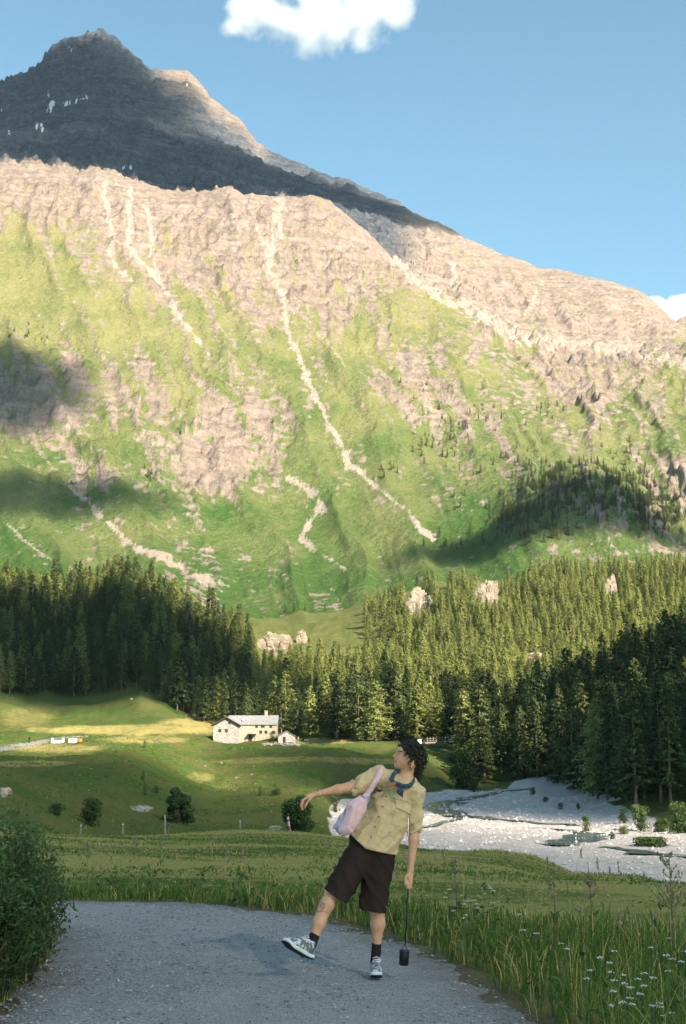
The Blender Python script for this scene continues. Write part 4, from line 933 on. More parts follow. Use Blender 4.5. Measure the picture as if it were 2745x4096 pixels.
def shrub(label, u, vb, vt, wpx, n=900, cone=0.0, seed=0, group=None, name='shrub', mat=None, y=None, leaf=1.0, depth=1.0):
    if y is None: g = ground_at(u, vb, 60, 470)
    else: q = P(u, vb, y); g = np.array([q[0], y, H1(q[0], y)])
    kk = g[1] / F; h = (vb - vt) * kk * 1.03; w = wpx * kk / 2
    r = np.random.default_rng(seed + int(u * 7)); o = thing(name, label, 'shrub' if name == 'shrub' else 'tree', (g[0], g[1], g[2] - .05), 0, group)
    nl = 22; n = int(n * 1.8); lc = r.normal(0, 1, (nl, 3)); lc /= np.linalg.norm(lc, axis=1)[:, None]
    z0 = r.uniform(.08, .92, nl); taper = (1 - cone * z0) if cone else np.sqrt(np.clip(1 - (2 * z0 - .85) ** 2 * .8, .1, 1))
    lc = np.stack([lc[:, 0] * w * .62 * taper, lc[:, 1] * w * .62 * taper * depth, z0 * h], -1); lr = np.maximum(w, h * .4) * r.uniform(.38, .6, nl) * (taper * .8 + .2)
    k_ = r.integers(0, nl, n); d_ = r.normal(0, 1, (n, 3)); d_ /= np.linalg.norm(d_, axis=1)[:, None]; rr = r.uniform(.35, 1, n) ** .5
    C = lc[k_] + d_ * (lr[k_] * rr)[:, None] * (1, 1, .8); C[:, 2] = np.where(C[:, 2] < .02 * h, r.uniform(.02, .3, n) * h, C[:, 2]); C[:, 2] = np.minimum(C[:, 2], h * (1 + r.normal(0, .03, n)))
    Nn = d_ + (0, 0, .4) + r.normal(0, .5, (n, 3)); Nn /= np.linalg.norm(Nn, axis=1)[:, None]
    L = leaf * (.10 * max(w, h * .5) + .03) * r.uniform(.7, 1.5, n)
    me = mesh_np('foliage', leaf_quads(C, Nn, L, L * .6, r), quads=np.arange(n * 4).reshape(-1, 4), smooth=False)
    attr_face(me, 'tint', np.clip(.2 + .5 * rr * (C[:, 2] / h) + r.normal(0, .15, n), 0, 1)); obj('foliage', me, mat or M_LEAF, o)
    mb = MB()
    for j in range(9):
        e = lc[r.integers(0, nl)]; mb.tube([(r.normal(0, .05 * w), r.normal(0, .05 * w), -.1), tuple(e * .5 + r.normal(0, .04, 3) * w), tuple(e)], [.022 * h, .014 * h, .006 * h], 5)
    obj('stems', mb.mesh('stems', True), M_STEM, o); return o
def spruce(label, u, vb, vt, idx, sxy=1.0, group=None):
    g = ground_at(u, vb, 60, 470); h = (vb - vt) * g[1] / F; hp = [22, 20, 24, 19, 21, 24, 17][idx]
    return add_tree(g[0], g[1], idx, h / hp, u, label, group, 'spruce', g[2] - .1, sxy)
shrub('round dense dark spruce on the lower meadow behind the fence', 177.5, 823.5, 786, 40, 2600, .75, 1, None, 'spruce_bush')
shrub('large leafy shrub below the pointing hand', 298, 836, 797, 36, 2400, 0, 2)
shrub('dark shrub on the left slope above the spur', 92, 826, 798, 24, 1500, .2, 3)
shrub('low dark shrub at the far left of the lower meadow', 56, 815, 804, 17, 800, 0, 4)
spruce('tiny dark spruce at the upper edge of the meadow slope', 144.5, 747.5, 739.5, 3, 1.3)
spruce('slim dark spruce halfway down the left meadow slope', 143, 780.5, 770, 1, 1.1)
spruce('slightly wider dark spruce at the foot of the left meadow slope', 145, 794.5, 783, 3, 1.3)
shrub('little round bush beside the spruce at the slope foot', 155.5, 793.5, 785.5, 7, 400, 0, 8)
spruce('small dark spruce left of a bush in the middle meadow', 260.5, 795.5, 786.5, 3, 1.5)
shrub('round bush right of the small spruce in the middle meadow', 275.5, 795.5, 784.5, 11, 600, 0, 9)
shrub('green tree in front of the farmhouse wall', 246, 737.5, 722.5, 13, 900, 0, 10, None, 'tree')
shrub('round bush at the right corner of the farmhouse', 272.8, 741.5, 731, 9, 600, 0, 11)
shrub('green plant growing in the white trough', 58, 743, 738.4, 5, 150, 0, 12)
shrub('dark green shrub on the bank below the footbridge', 462, 789, 752, 26, 1800, .1, 13)
shrub('low shrub at the water edge left of the gravel mound', 474, 792, 781, 16, 800, 0, 14)
for i, (u_, vb_, vt_, w_, lb) in enumerate([(624, 823.5, 807, 11, 'bright green bush at the left of the right bank thicket'), (641, 831, 806, 20, 'tall bright green bush in the right bank thicket'), (661, 832, 818, 17, 'dark low bush between two tall bushes on the right bank'), (680, 833, 800, 22, 'tall bush at the right frame edge above the riverbed'),
    (624, 834.5, 826, 13, 'low bush on the gravel right of the stream'), (612, 839, 831, 6.5, 'single small green bush on the pale gravel'), (586.5, 831, 815, 7, 'thin sapling standing beside the stream bend'), (560.5, 809.5, 802.5, 7, 'small bush on the gravel below the mound'), (578, 810, 803, 5, 'tiny bush on the gravel right below the dark forest'),
    (335, 812, 797, 9, 'sapling on the riverbank behind the pink bag'), (650, 846, 838, 40, 'flat grassy scrub on the gravel island at right'), (533, 795, 787, 8, 'small bush on the slope of the gravel mound'), (546, 802, 797, 8, 'weeds on the gravel right of the mound')]):
    shrub(lb, u_, vb_, vt_, w_, 600 if w_ < 15 else 1400, .15 if vt_ < vb_ - 12 else 0, 20 + i, None, 'shrub', M_LEAF if i == 2 else M_LEAF2)
# two bare-stemmed pines at the right edge of the riverbank
for u_, vb_, vt_, idx, lb in [(636, 812, 696, 5, 'bare trunked pine at the forest edge, left of the pair at right'), (671, 808, 700, 5, 'bare trunked pine with high crown, right of the pair at the forest edge')]:
    g = ground_at(u_, vb_, 100, 400); add_tree(g[0], g[1], idx, (vb_ - vt_) * g[1] / F / 24, u_, lb, None, 'pine_tree', g[2] - .2, 1.15)
# pale rock faces among the trees
b = NT('pale_cliff'); n1 = b.noise(b.pos(), .25, 5, .65); n2 = b.noise(b.pos(), .9, 4)
M_CLIFF = b.done(b.bsdf(b.ramp(b.math('ADD', b.math('MULTIPLY', n1, .6), b.math('MULTIPLY', n2, .4)), [(.32, (.09, .075, .06)), (.5, (.24, .20, .155)), (.72, (.40, .345, .275))]), .95, b.bump(n2, .8, 1.)))
def outcrop(label, du, dv, rw, rh, seed, earthy=False):
    g = ground_at(du * D, (dv + rh) * D, 500, 1090); kk = g[1] / F * D; w, h = rw * kk * .9, rh * kk * 1.8
    me = ico('outcrop', 4); v = np.empty(len(me.vertices) * 3, np.float32); me.vertices.foreach_get('co', v); v = v.reshape(-1, 3)
    v = v * (1 + .75 * fbm(v[:, 0] * 1.3 + seed, v[:, 2] * .8 + v[:, 1] * 1.3, 5, seed, .6))[:, None]; v[:, 1] = np.where(v[:, 1] < 0, v[:, 1] * .45, v[:, 1])
    me.vertices.foreach_set('co', (v * (w, w * .6, h * .55) + (0, 0, h * .4)).ravel().astype(np.float32)); me.polygons.foreach_set('use_smooth', np.zeros(len(me.polygons), bool)); me.update()
    tag(obj('rock_outcrop', me, M_CLIFF, None, (g[0], g[1], g[2])), label, 'rock')
outcrop('pale rock face in the sunlit forest, left of the two cliffs', 958, 1375, 30, 26, 1)
outcrop('pale rock face in the sunlit forest, right of the two cliffs', 1117, 1350, 24, 28, 2)
outcrop('narrow pale rock rib between forest trees at upper right', 1398, 1335, 12, 22, 3)
outcrop('bare tan landslip between the two forests above the farmhouse', 622, 1468, 32, 28, 4)
outcrop('small pale rock right of the landslip', 688, 1455, 10, 16, 5)
outcrop('small orange tinted rock at the upper edge of the left forest', 503, 1408, 9, 11, 6)
outcrop('low pale boulder ledge in the right sunlit forest', 1215, 1500, 22, 8, 7)
outcrop('narrow grey rock at the left frame edge in the forest', 10, 1490, 10, 26, 8)
for i, (du, dv, s_, lb) in enumerate([(440, 1622, 9, 'grey boulder at the edge of the wood left of the farmhouse'), (300, 1600, 4, 'small boulder on the grassy hill at left'), (505, 1745, 3.2, 'white stone on the middle meadow slope'), (575, 1772, 3.5, 'white rock on the lower middle meadow'), (470, 1752, 3, 'brownish rock on the meadow slope left of the middle'), (540, 1778, 2.5, 'pale stone on the lower meadow, left of the white rock'), (8, 1815, 12, 'pale rock ledge at the left frame edge on the spur')]):
    g = ground_at(du * D, dv * D, 60, 560); kk = g[1] / F * D * s_
    me = ico('boulder', 3); v = np.empty(len(me.vertices) * 3, np.float32); me.vertices.foreach_get('co', v); v = v.reshape(-1, 3); v = v * (1 + .4 * fbm(v[:, 0] + i * 3., v[:, 2] + v[:, 1] * 1.3, 3, i))[:, None]
    me.vertices.foreach_set('co', (v * (kk * 1.3, kk, kk * .8) + (0, 0, kk * .3)).ravel().astype(np.float32)); me.update(); tag(obj('boulder', me, M_CLIFF, None, tuple(g)), lb, 'rock')
# ------------------------------------------------------------------ grass, flowers, near bush
def grass_mat(name, g0, g1, dry):
    b = NT(name); c = b.ramp(b.attr('tint'), [(0, g0), (.62, g1), (.8, dry), (1, tuple(min(1, x * 1.35) for x in dry))])
    d = b.bsdf(c, .6, None, **{'Specular IOR Level': .2}); tr = b.n('BsdfTranslucent', None, Color=c).outputs[0]
    return b.done(b.n('MixShader', None, _0=.3, _1=d, _2=tr).outputs[0])
M_GRASS = grass_mat('tall_grass', (.036, .082, .012), (.125, .185, .034), (.42, .33, .115))
def blades(x, y, h, w, seed, lean=.35, tint=None, z=None):
    """bent three-section blades, one mesh"""
    r = np.random.default_rng(seed); n = len(x); z = H(x, y) if z is None else z
    a = r.uniform(0, 6.283, n); ln = np.abs(r.normal(0, lean, n)); fa = r.normal(0, .6, n)   # blade width roughly faces the road
    dx, dy = np.cos(a) * ln * h, np.sin(a) * ln * h
    wx, wy = np.cos(fa) * w / 2, np.sin(fa) * w / 2
    V = []
    for t, k in ((0, 1.), (.45, .85), (.8, .5)):
        cx, cyy, cz = x + dx * t * t, y + dy * t * t, z + h * t * (1 - .18 * ln * t)
        V.append(np.stack([cx - wx * k, cyy - wy * k, cz], -1)); V.append(np.stack([cx + wx * k, cyy + wy * k, cz], -1))
    V.append(np.stack([x + dx, y + dy, z + h * (1 - .25 * ln)], -1))
    V = np.stack(V, 1); base = (np.arange(n) * 7)[:, None]
    q = (base[:, None] + np.array([[0, 1, 3, 2], [2, 3, 5, 4]])[None]).reshape(-1, 4); t3 = base + np.array([[4, 5, 6]])
    me = mesh_np('grass', V.reshape(-1, 3), quads=q, tris=t3, smooth=False)
    tint = np.clip(r.beta(2, 2.6, n) if tint is None else tint, 0, 1)
    attr_face(me, 'tint', np.concatenate([np.repeat(tint, 2), tint])); return me
def scatter(n, x0, x1, y0, y1, seed):
    r = np.random.default_rng(seed); return r.uniform(x0, x1, n), r.uniform(y0, y1, n), r
# right verge and everything along the far road edge
x, y, r = scatter(150000, -9, 9, 6.5, 24, 31)
rdv = road_dist(x, y); inv = np.abs(x) < y * .27 + .6
edge = fbm(x * 1.3, y * 1.3, 3, 33)
dens = np.exp(-np.maximum(rdv, 0) / 3.2) * .9 + .22
ok = (rdv > .02 + .22 * np.maximum(0, edge)) & inv & (r.uniform(0, 1, len(x)) < dens * (.6 + .55 * sstep(-.3, .4, edge))) & ~((x < -1.0) & (y < 11.2))
x, y, rdv = x[ok], y[ok], rdv[ok]; n = len(x)
tall = .20 + .22 * sstep(.0, .5, fbm(x * .5 + 3, y * .4, 3, 35)) + .22 * sstep(.3, 2.2, x) * sstep(13, 9, y)
tall = tall * sstep(-.1, .45, rdv + .12) * np.where(y > 12.8, .62, 1) * (1 - .9 * sstep(.3, 1.5 + 2.3 * sstep(0, 3, x), rdv))
h = tall * RNG.uniform(.5, 1.15, n) + .03
dry = fbm(x * .35, y * .25, 3, 37) * .6 + .5 * sstep(.4, 3., rdv)
tint = np.clip(RNG.beta(2, 3.2, n) + dry * .2 + .5 * (RNG.uniform(0, 1, n) < .09), 0, 1)
kp = (tall > .05) | (rdv < .4); x, y, h, tint = x[kp], y[kp], h[kp], tint[kp]; n = len(x)
g_o = stuff(obj('tall_grass', blades(x, y, h, RNG.uniform(.005, .011, n) * np.clip(y / 10, .9, 1.8), 41, .5, tint), M_GRASS), 'tall green roadside grass along the gravel road', 'grass')
# seed-bearing stalks
x, y, r = scatter(7000, -6, 8, 7, 26, 43); rdv = road_dist(x, y); inv = np.abs(x) < y * .27 + .4
ok = (rdv > .3) & inv & (r.uniform(0, 1, len(x)) < .42 * np.exp(-rdv / 1.6) * sstep(-.25, .4, fbm(x * .7, y * .5, 2, 45))) & ~((x < -1.0) & (y < 11.2)); x, y = x[ok], y[ok]
n = len(x); h = RNG.uniform(.28, .62, n) * (1 + .35 * sstep(.8, 2.5, x) * sstep(13, 9, y)) * np.where(y > 13, .8, 1); z = H(x, y)
st = blades(x, y, h, np.full(n, .0038) * np.clip(y / 9, 1, 2.2), 47, .12, np.clip(RNG.normal(.78, .12, n), 0, 1)); stuff(obj('grass_stalks', st, M_GRASS), 'thin flowering grass stalks above the roadside grass', 'grass')
hx = []; r = np.random.default_rng(47); a = r.uniform(0, 6.283, n); ln = np.abs(r.normal(0, .12, n))
tx, ty, tz = x + np.cos(a) * ln * h, y + np.sin(a) * ln * h, z + h * (1 - .25 * ln)
hd = []; 
for j in range(4):
    s_ = np.full(n, .010) * np.clip(y / 10, 1, 1.8) * (1 - .15 * j); hd.append(np.stack([tx + r.normal(0, .006, n), ty + r.normal(0, .006, n), tz - .045 + .033 * j], -1))
M_SEED = stone_mat('grass_seed', (.10, .075, .045), (.21, .165, .09), (.34, .27, .15))
stuff(obj('grass_seed_heads', rock_bits(np.concatenate(hd), np.tile(.0075 * np.clip(y / 10, 1, 1.9), 4), 49, 2.2), M_SEED), 'brown seed heads on the grass stalks', 'grass')
# meadow sward up to the crest
x, y, r = scatter(80000, -13, 13, 14.5, 42, 51); rdv = road_dist(x, y)
ok = (rdv > .8) & (np.abs(x) < y * .265 + .6) & (r.uniform(0, 1, len(x)) < np.clip(y / 30, .35, 1)); x, y = x[ok], y[ok]; n = len(x)
mowc = fbm(x * .16, y * .34, 4, 53); h = (.010 + .03 * RNG.uniform(0, 1, n)) * np.where(mowc < -.05, 1.5, .8)
h = h + np.where((y > 36) & (x > 3.5), .12 * RNG.uniform(0, 1, n), 0)
tint = np.clip(RNG.beta(2, 2.4, n) * .6 + sstep(-.35, .15, mowc) * .5 + .1, 0, .82)
stuff(obj('meadow_grass', blades(x, y, h, RNG.uniform(.012, .028, n), 55, 1.6, tint), M_GRASS), 'short yellow green grass of the near meadow', 'grass')
# coarse tussocks on the far meadow
x, y, r = scatter(70000, -110, 60, 60, 400, 57); z = H(x, y); u_, v_ = proj(x, y, z); bh = base_h(x, y)
ok = (np.abs(x) < y * .26) & (bh > -9.8) & (r.uniform(0, 1, len(x)) < .85 * sstep(-.25, .35, fbm(x / 7, y / 10, 3, 59))) & (u_ < 480)
x, y, z = x[ok], y[ok], z[ok]; n = len(x)
stuff(obj('meadow_tussocks', blades(x, y, RNG.uniform(.08, .28, n), RNG.uniform(.10, .3, n) * np.clip(y / 200, .5, 1.4), 61, .7, RNG.beta(2.2, 2.8, n) * .78, z), M_GRASS), 'rough grass tussocks on the lower meadow', 'grass')

# broad-leaved weeds mixed into the verge
x, y, r = scatter(9000, -6, 6, 7, 19, 67); rdv = road_dist(x, y); cl = fbm(x * 1.1, y * 1.1, 3, 69)
ok = (rdv > .0) & (np.abs(x) < y * .27 + .4) & (r.uniform(0, 1, len(x)) < np.exp(-rdv / 1.1) * sstep(-.2, .4, cl)) & ~((x < -1.0) & (y < 11.2)); x, y = x[ok], y[ok]; n = len(x)
x = np.repeat(x, 3) + r.normal(0, .03, n * 3); y = np.repeat(y, 3) + r.normal(0, .03, n * 3); n *= 3
Cw = np.stack([x, y, H(x, y) + r.uniform(.02, .24, n)], -1); Nw = r.normal(0, .7, (n, 3)) + (0, -.3, .8); Nw /= np.linalg.norm(Nw, axis=1)[:, None]; Lw = r.uniform(.035, .10, n)
me = mesh_np('weeds', leaf_quads(Cw, Nw, Lw, Lw * r.uniform(.3, .55, n), r, .3), quads=np.arange(n * 4).reshape(-1, 4), smooth=False); attr_face(me, 'tint', r.beta(2, 2, n))
stuff(obj('verge_weeds', me, M_LEAF2), 'broad leaved weeds among the roadside grass', 'weeds')
# white umbel flowers among the verge grass
M_FSTEM = plain('flower_stem', (.07, .12, .03), .7, .2, 40)
M_FLOWER = plain('white_petals', (.64, .62, .57), .7, .1, 60)
def flower_mesh(seed):
    r = np.random.default_rng(seed); head = MB(); stem = MB(); stem.tube([(0, 0, 0), (.01, .005, .5), (.015, .0, 1.)], [.0032, .0026, .002], 5)
    C = []; S_ = []
    for j in range(16):
        a = r.uniform(0, 6.28); d = r.uniform(0, .024); C.append((.015 + math.cos(a) * d, math.sin(a) * d, 1.02 - d * .25 + r.normal(0, .002))); S_.append(r.uniform(.004, .0065))
        if j % 3 == 0: stem.tube([(.014, 0, .96), (C[-1][0], C[-1][1], C[-1][2] - .004)], [.0014, .001], 3)
    for j in range(3): stem.add(*[np.array([(0, 0, .2 + j * .18), (.05 * math.cos(j * 2.2), .05 * math.sin(j * 2.2), .26 + j * .18), (.09 * math.cos(j * 2.2 + .2), .09 * math.sin(j * 2.2 + .2), .23 + j * .18), (.05 * math.cos(j * 2.2 + .4), .05 * math.sin(j * 2.2 + .4), .23 + j * .18)]), [(0, 1, 2, 3)]])
    return rock_bits(np.array(C), np.array(S_), seed, .5), stem.mesh('stem', True)
FM = [flower_mesh(s_) for s_ in range(5)]
for h_, s_ in FM: h_.materials.append(M_FLOWER); s_.materials.append(M_FSTEM)
r = np.random.default_rng(71)
FCL = [(345, 905, 10, 9, 26), (350, 888, 12, 6, 8), (452, 912, 14, 9, 16), (475, 930, 18, 12, 12), (420, 930, 8, 8, 6), (535, 945, 12, 6, 7), (560, 960, 26, 10, 16), (600, 985, 30, 14, 22), (640, 995, 24, 14, 16), (668, 960, 14, 12, 8), (575, 1002, 14, 8, 10), (470, 900, 10, 6, 8), (300, 890, 14, 5, 8)]
cnt = 0
for (cu, cv, su, sv, m_) in FCL:
    for j in range(m_):
        u_, v_ = cu + r.normal(0, su * 1.0), cv + r.normal(0, sv * 1.1)
        hgt = r.uniform(.30, .55) * (1 if u_ > 480 else .85)
        Yf = None
        for yy in np.arange(7.5, 20, .25):     # the head is seen at this pixel: find where the stalk stands
            q = P(u_, v_, yy)
            if q[2] - H1(q[0], yy) <= hgt: Yf = yy; break
        if Yf is None: continue
        q = P(u_, v_, Yf)
        if road_dist(np.array([q[0]]), np.array([Yf]))[0] < .12: continue
        sec = 'left of the walking man' if u_ < 380 else ('beside the hanging black canister' if u_ < 500 else 'at the lower right')
        t = thing('white_flower', 'white umbel flower in the roadside grass ' + sec, 'flower', (q[0], Yf, q[2] - hgt), r.uniform(0, 6.28), 'white flowers ' + sec)
        i = int(r.integers(0, 5)); t.scale = (.85, .85, hgt); t.rotation_euler[0] = r.normal(0, .08)
        hd_ = obj('flower_head', FM[i][0], None, t); hd_.scale = (1, 1, 1); obj('stem', FM[i][1], None, t); cnt += 1
        hd_.location = (0, 0, 1 - .85 / hgt); hd_.scale = (1, 1, .85 / hgt)
print('FLOWERS', cnt)
# tall seeding weeds
def weed(label, u, vb, vt, Y, seed, nbr=14, spread=.28, name='seeding_weed'):
    r = np.random.default_rng(seed); q = P(u, vt, Y); zb = H1(q[0], Y); h = q[2] - zb; o = thing(name, label, 'plant', (q[0], Y, zb))
    mb = MB(); ln = r.normal(0, .05, 2); top = np.array([ln[0] * h, ln[1] * h, h]); mb.tube([(0, 0, -.03), tuple(top * .5 + (.01, 0, 0)), tuple(top)], [.006, .0045, .002], 6); C = []
    for j in range(nbr):
        t_ = r.uniform(.45, .97); a = r.uniform(0, 6.28); l = spread * (1.15 - t_) * r.uniform(.6, 1.3) * h * .8; p0 = top * t_; p1 = p0 + np.array([math.cos(a) * l, math.sin(a) * l * .5, l * .9])
        mb.tube([tuple(p0), tuple((p0 + p1) / 2 - (0, 0, .01)), tuple(p1)], [.003, .0022, .0014], 4)
        for i in range(7): C.append(p0 + (p1 - p0) * r.uniform(.35, 1.02) + r.normal(0, .006, 3))
    obj('stem', mb.mesh('stem', True), M_STEM, o); obj('seed_head', rock_bits(np.array(C), r.uniform(.005, .009, len(C)), seed, 1.3), M_SEED, o)
    lf = []; Cn = []
    for j in range(8): Cn.append((r.normal(0, .06), r.normal(0, .06), h * r.uniform(.05, .45)))
    Cn = np.array(Cn); Nn = r.normal(0, 1, (8, 3)); Nn /= np.linalg.norm(Nn, axis=1)[:, None]; me = mesh_np('leaf', leaf_quads(Cn, Nn, r.uniform(.10, .2, 8), r.uniform(.02, .04, 8), r), quads=np.arange(32).reshape(-1, 4)); attr_face(me, 'tint', r.uniform(.3, .8, 8)); obj('leaves', me, M_LEAF2, o)
weed('tall branching weed with pale seeds at the right frame edge', 668, 960, 853, 10.5, 1, 20, .42)
weed('upright green weed stalk right of the middle of the grass', 552, 950, 862, 11.5, 2, 8, .10)
weed('leafy dark weed at the right frame edge', 683, 990, 868, 9.6, 3, 18, .3)
weed('thin brown weed stalk standing above the grass, right of centre', 456, 905, 858, 13, 4, 12, .25)
weed('thin weed with brown tips between canister and frame edge', 590, 925, 862, 12, 5, 12, .25)

# willow bush on the left roadside
def willow(label, cu, Y, rx_, ry_2, top, seed, n=9000, nst=70):
    r = np.random.default_rng(seed); q = P(cu, 980, Y); o = thing('willow_shrub', label, 'shrub', (q[0], Y, H1(q[0], Y)))
    mb = MB(); C = []; Dn = []
    for j in range(nst):
        a = r.uniform(0, 6.28); d = math.sqrt(r.uniform(0, 1)); bx, by = math.cos(a) * d * rx_ * .55, math.sin(a) * d * ry_2 * .55
        hh = top * (1 - .45 * d * d) * r.uniform(.72, 1.05); ex, ey = bx * 1.75 + r.normal(0, .06), by * 1.75 + r.normal(0, .06)
        p = np.array([(bx, by, -.02), (bx * 1.2, by * 1.2, hh * .4), (ex * .9, ey * .9, hh * .78), (ex, ey, hh)])
        mb.tube(p, [.007, .0055, .0035, .0015], 5); m = n // nst
        t = r.uniform(.12, 1, m) ** .8 * 3; i0 = np.clip(t.astype(int), 0, 2); f = t - i0; c = p[i0] * (1 - f)[:, None] + p[i0 + 1] * f[:, None]
        off = r.normal(0, 1, (m, 3)) * (.055, .055, .03); C.append(c + off); Dn.append(np.full(m, 0.))
    C = np.concatenate(C); m = len(C); Nn = r.normal(0, 1, (m, 3)) + (0, -.2, .5); Nn /= np.linalg.norm(Nn, axis=1)[:, None]; L = r.uniform(.030, .062, m)
    me = mesh_np('foliage', leaf_quads(C, Nn, L, L * .33, r, .2), quads=np.arange(m * 4).reshape(-1, 4), smooth=False)
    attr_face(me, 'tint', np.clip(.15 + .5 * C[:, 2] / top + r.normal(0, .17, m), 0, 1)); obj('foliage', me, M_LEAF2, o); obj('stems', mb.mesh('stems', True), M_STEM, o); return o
willow('dense narrow leaved willow bush on the left roadside', 2, 10.2, .42, .75, 1.15, 5, 12500, 80)
willow('lower willow bush in front, at the left frame edge', -22, 9.4, .35, .4, .98, 6, 9000, 60)
x, y, r = scatter(14000, -4.0, -1.2, 7.8, 11.2, 63); rdv = road_dist(x, y); ok = (rdv > -.04) & (rdv < .75); x, y, rdv = x[ok], y[ok], rdv[ok]; n = len(x)
h = (.10 + .34 * sstep(.0, .35, rdv)) * RNG.uniform(.5, 1.2, n); stuff(obj('bank_grass', blades(x, y, h, RNG.uniform(.005, .010, n), 65, .45, np.clip(RNG.beta(2, 3.0, n), 0, 1)), M_GRASS), 'green grass under the willow bush at left', 'grass')
# ------------------------------------------------------------------ the walking man
# Joints are laid out on a plane through the standing foot; (cx, cy) are drawing units, dy is metres towards the lens (-) or away (+)
_fu, _fv = 274.9 + 895 * .1121, 724.7 + 2228 * .1121
YP = float(ground0(_fu, _fv, .055)[1])
PXM = (YP * CT) / F * .1121 * 1.0                      # metres per drawing unit
def J(cx, cy, dy=0.0):
    p = P(274.9 + cx * .1121, 724.7 + cy * .1121, YP); return p + np.array([p[0] / YP * dy, dy, 0])
U = PXM * 1.0
class SDF:
    """dense signed-distance grid built from blended pieces, meshed by surface nets"""
    def __init__(s, lo, hi, vox):
        s.vox = vox; s.lo = np.asarray(lo, float); s.n = np.ceil((np.asarray(hi) - s.lo) / vox).astype(int) + 1
        s.D = np.full(s.n, 1.0, np.float32)
    def sl(s, lo, hi):
        a = np.clip(np.floor((np.asarray(lo) - s.lo) / s.vox).astype(int), 0, s.n); b = np.clip(np.ceil((np.asarray(hi) - s.lo) / s.vox).astype(int) + 1, 0, s.n)
        sl_ = tuple(slice(i, j) for i, j in zip(a, b))
        g = np.meshgrid(*[s.lo[i] + s.vox * np.arange(a[i], b[i]) for i in range(3)], indexing='ij'); return sl_, np.stack(g, -1)
    def blend(s, sl_, d, k):
        o = s.D[sl_]
        if k <= 0: s.D[sl_] = np.minimum(o, d); return
        h = np.clip(.5 + .5 * (o - d) / k, 0, 1); s.D[sl_] = o * (1 - h) + d * h - k * h * (1 - h)
    def cone(s, a, b, ra, rb, k=.02, flat=(1, 1, 1)):
        a = np.asarray(a, float); b = np.asarray(b, float); fl = np.asarray(flat, float); m = max(ra, rb) * max(fl) + .06 + k
        sl_, p = s.sl(np.minimum(a, b) - m, np.maximum(a, b) + m)
        ab = (b - a) / fl; pa = (p - a) / fl; t = np.clip((pa @ ab) / (ab @ ab + 1e-12), 0, 1)
        d = np.linalg.norm(pa - t[..., None] * ab, axis=-1) - (ra + (rb - ra) * t); s.blend(sl_, d * min(1, fl.min() * 1.2), k); return s
    def ell(s, c, r, k=.02, rot=None):
        c = np.asarray(c, float); r = np.asarray(r, float); m = r.max() + .06 + k; sl_, p = s.sl(c - m, c + m); q = p - c
        if rot is not None: q = q @ rot
        l0 = np.linalg.norm(q / r, axis=-1); l1 = np.linalg.norm(q / (r * r), axis=-1); s.blend(sl_, l0 * (l0 - 1) / np.maximum(l1, 1e-6), k); return s
    def grid(s): return s.sl(s.lo, s.lo + s.vox * s.n)[1]
    def sub(s, fn, lo=None, hi=None):
        """cut away where fn(p) < 0"""
        sl_, p = s.sl(s.lo if lo is None else lo, s.lo + s.vox * s.n if hi is None else hi); s.D[sl_] = np.maximum(s.D[sl_], -fn(p)); return s
    def mesh(s, name, smooth=1):
        D_ = s.D; D_[0] = D_[-1] = 1; D_[:, 0] = D_[:, -1] = 1; D_[:, :, 0] = D_[:, :, -1] = 1
        ins = D_ < 0
        n0, n1, n2 = D_.shape
        cs = [(i, j, k) for i in (0, 1) for j in (0, 1) for k in (0, 1)]
        cnt = sum(ins[i:n0 - 1 + i, j:n1 - 1 + j, k:n2 - 1 + k].astype(np.int8) for i, j, k in cs)
        act = np.argwhere((cnt > 0) & (cnt < 8)); idm = np.full((n0 - 1, n1 - 1, n2 - 1), -1, np.int64); idm[tuple(act.T)] = np.arange(len(act))
        acc = np.zeros((len(act), 3)); num = np.zeros(len(act)); vals = {c: D_[act[:, 0] + c[0], act[:, 1] + c[1], act[:, 2] + c[2]] for c in cs}
        for c in cs:
            for ax in range(3):
                if c[ax] == 0:
                    e = list(c); e[ax] = 1; a, b = vals[c], vals[tuple(e)]; x = (a < 0) != (b < 0); t = a / np.where(x, a - b, 1)
                    p = np.array(c, float)[None] + np.eye(3)[ax][None] * t[:, None]; acc[x] += p[x]; num[x] += 1
        V = s.lo + s.vox * (act + acc / num[:, None]); Q = []
        for ax in range(3):
            o1, o2 = (ax + 1) % 3, (ax + 2) % 3; a = [slice(1, -1)] * 3; a[ax] = slice(0, -1); b = [slice(1, -1)] * 3; b[ax] = slice(1, None)
            ia, ib = ins[tuple(a)], ins[tuple(b)]
            for sgn, mask in ((1, ia & ~ib), (-1, ~ia & ib)):
                e = np.argwhere(mask); off = np.ones(3, int); off[ax] = 0; e = e + off
                def cell(d1, d2): x = e.copy(); x[:, o1] -= d1; x[:, o2] -= d2; return idm[tuple(x.T)]
                q = np.stack([cell(0, 0), cell(1, 0), cell(1, 1), cell(0, 1)], -1); Q.append(q if sgn > 0 else q[:, ::-1])
        Q = np.concatenate(Q); Q = Q[(Q >= 0).all(1)]
        for _ in range(smooth):      # light relaxation
            A = np.zeros_like(V); n_ = np.zeros(len(V))
            for i in range(4):
                np.add.at(A, Q[:, i], V[Q[:, (i + 1) % 4]] + V[Q[:, i - 1]]); np.add.at(n_, Q[:, i], 2)
            V = V * .5 + .5 * A / np.maximum(n_, 1)[:, None]
        return mesh_np(name, V, quads=Q)
def verts_of(me): v = np.empty(len(me.vertices) * 3, np.float32); me.vertices.foreach_get('co', v); return v.reshape(-1, 3).astype(float)
def unit(v): v = np.asarray(v, float); return v / np.linalg.norm(v)
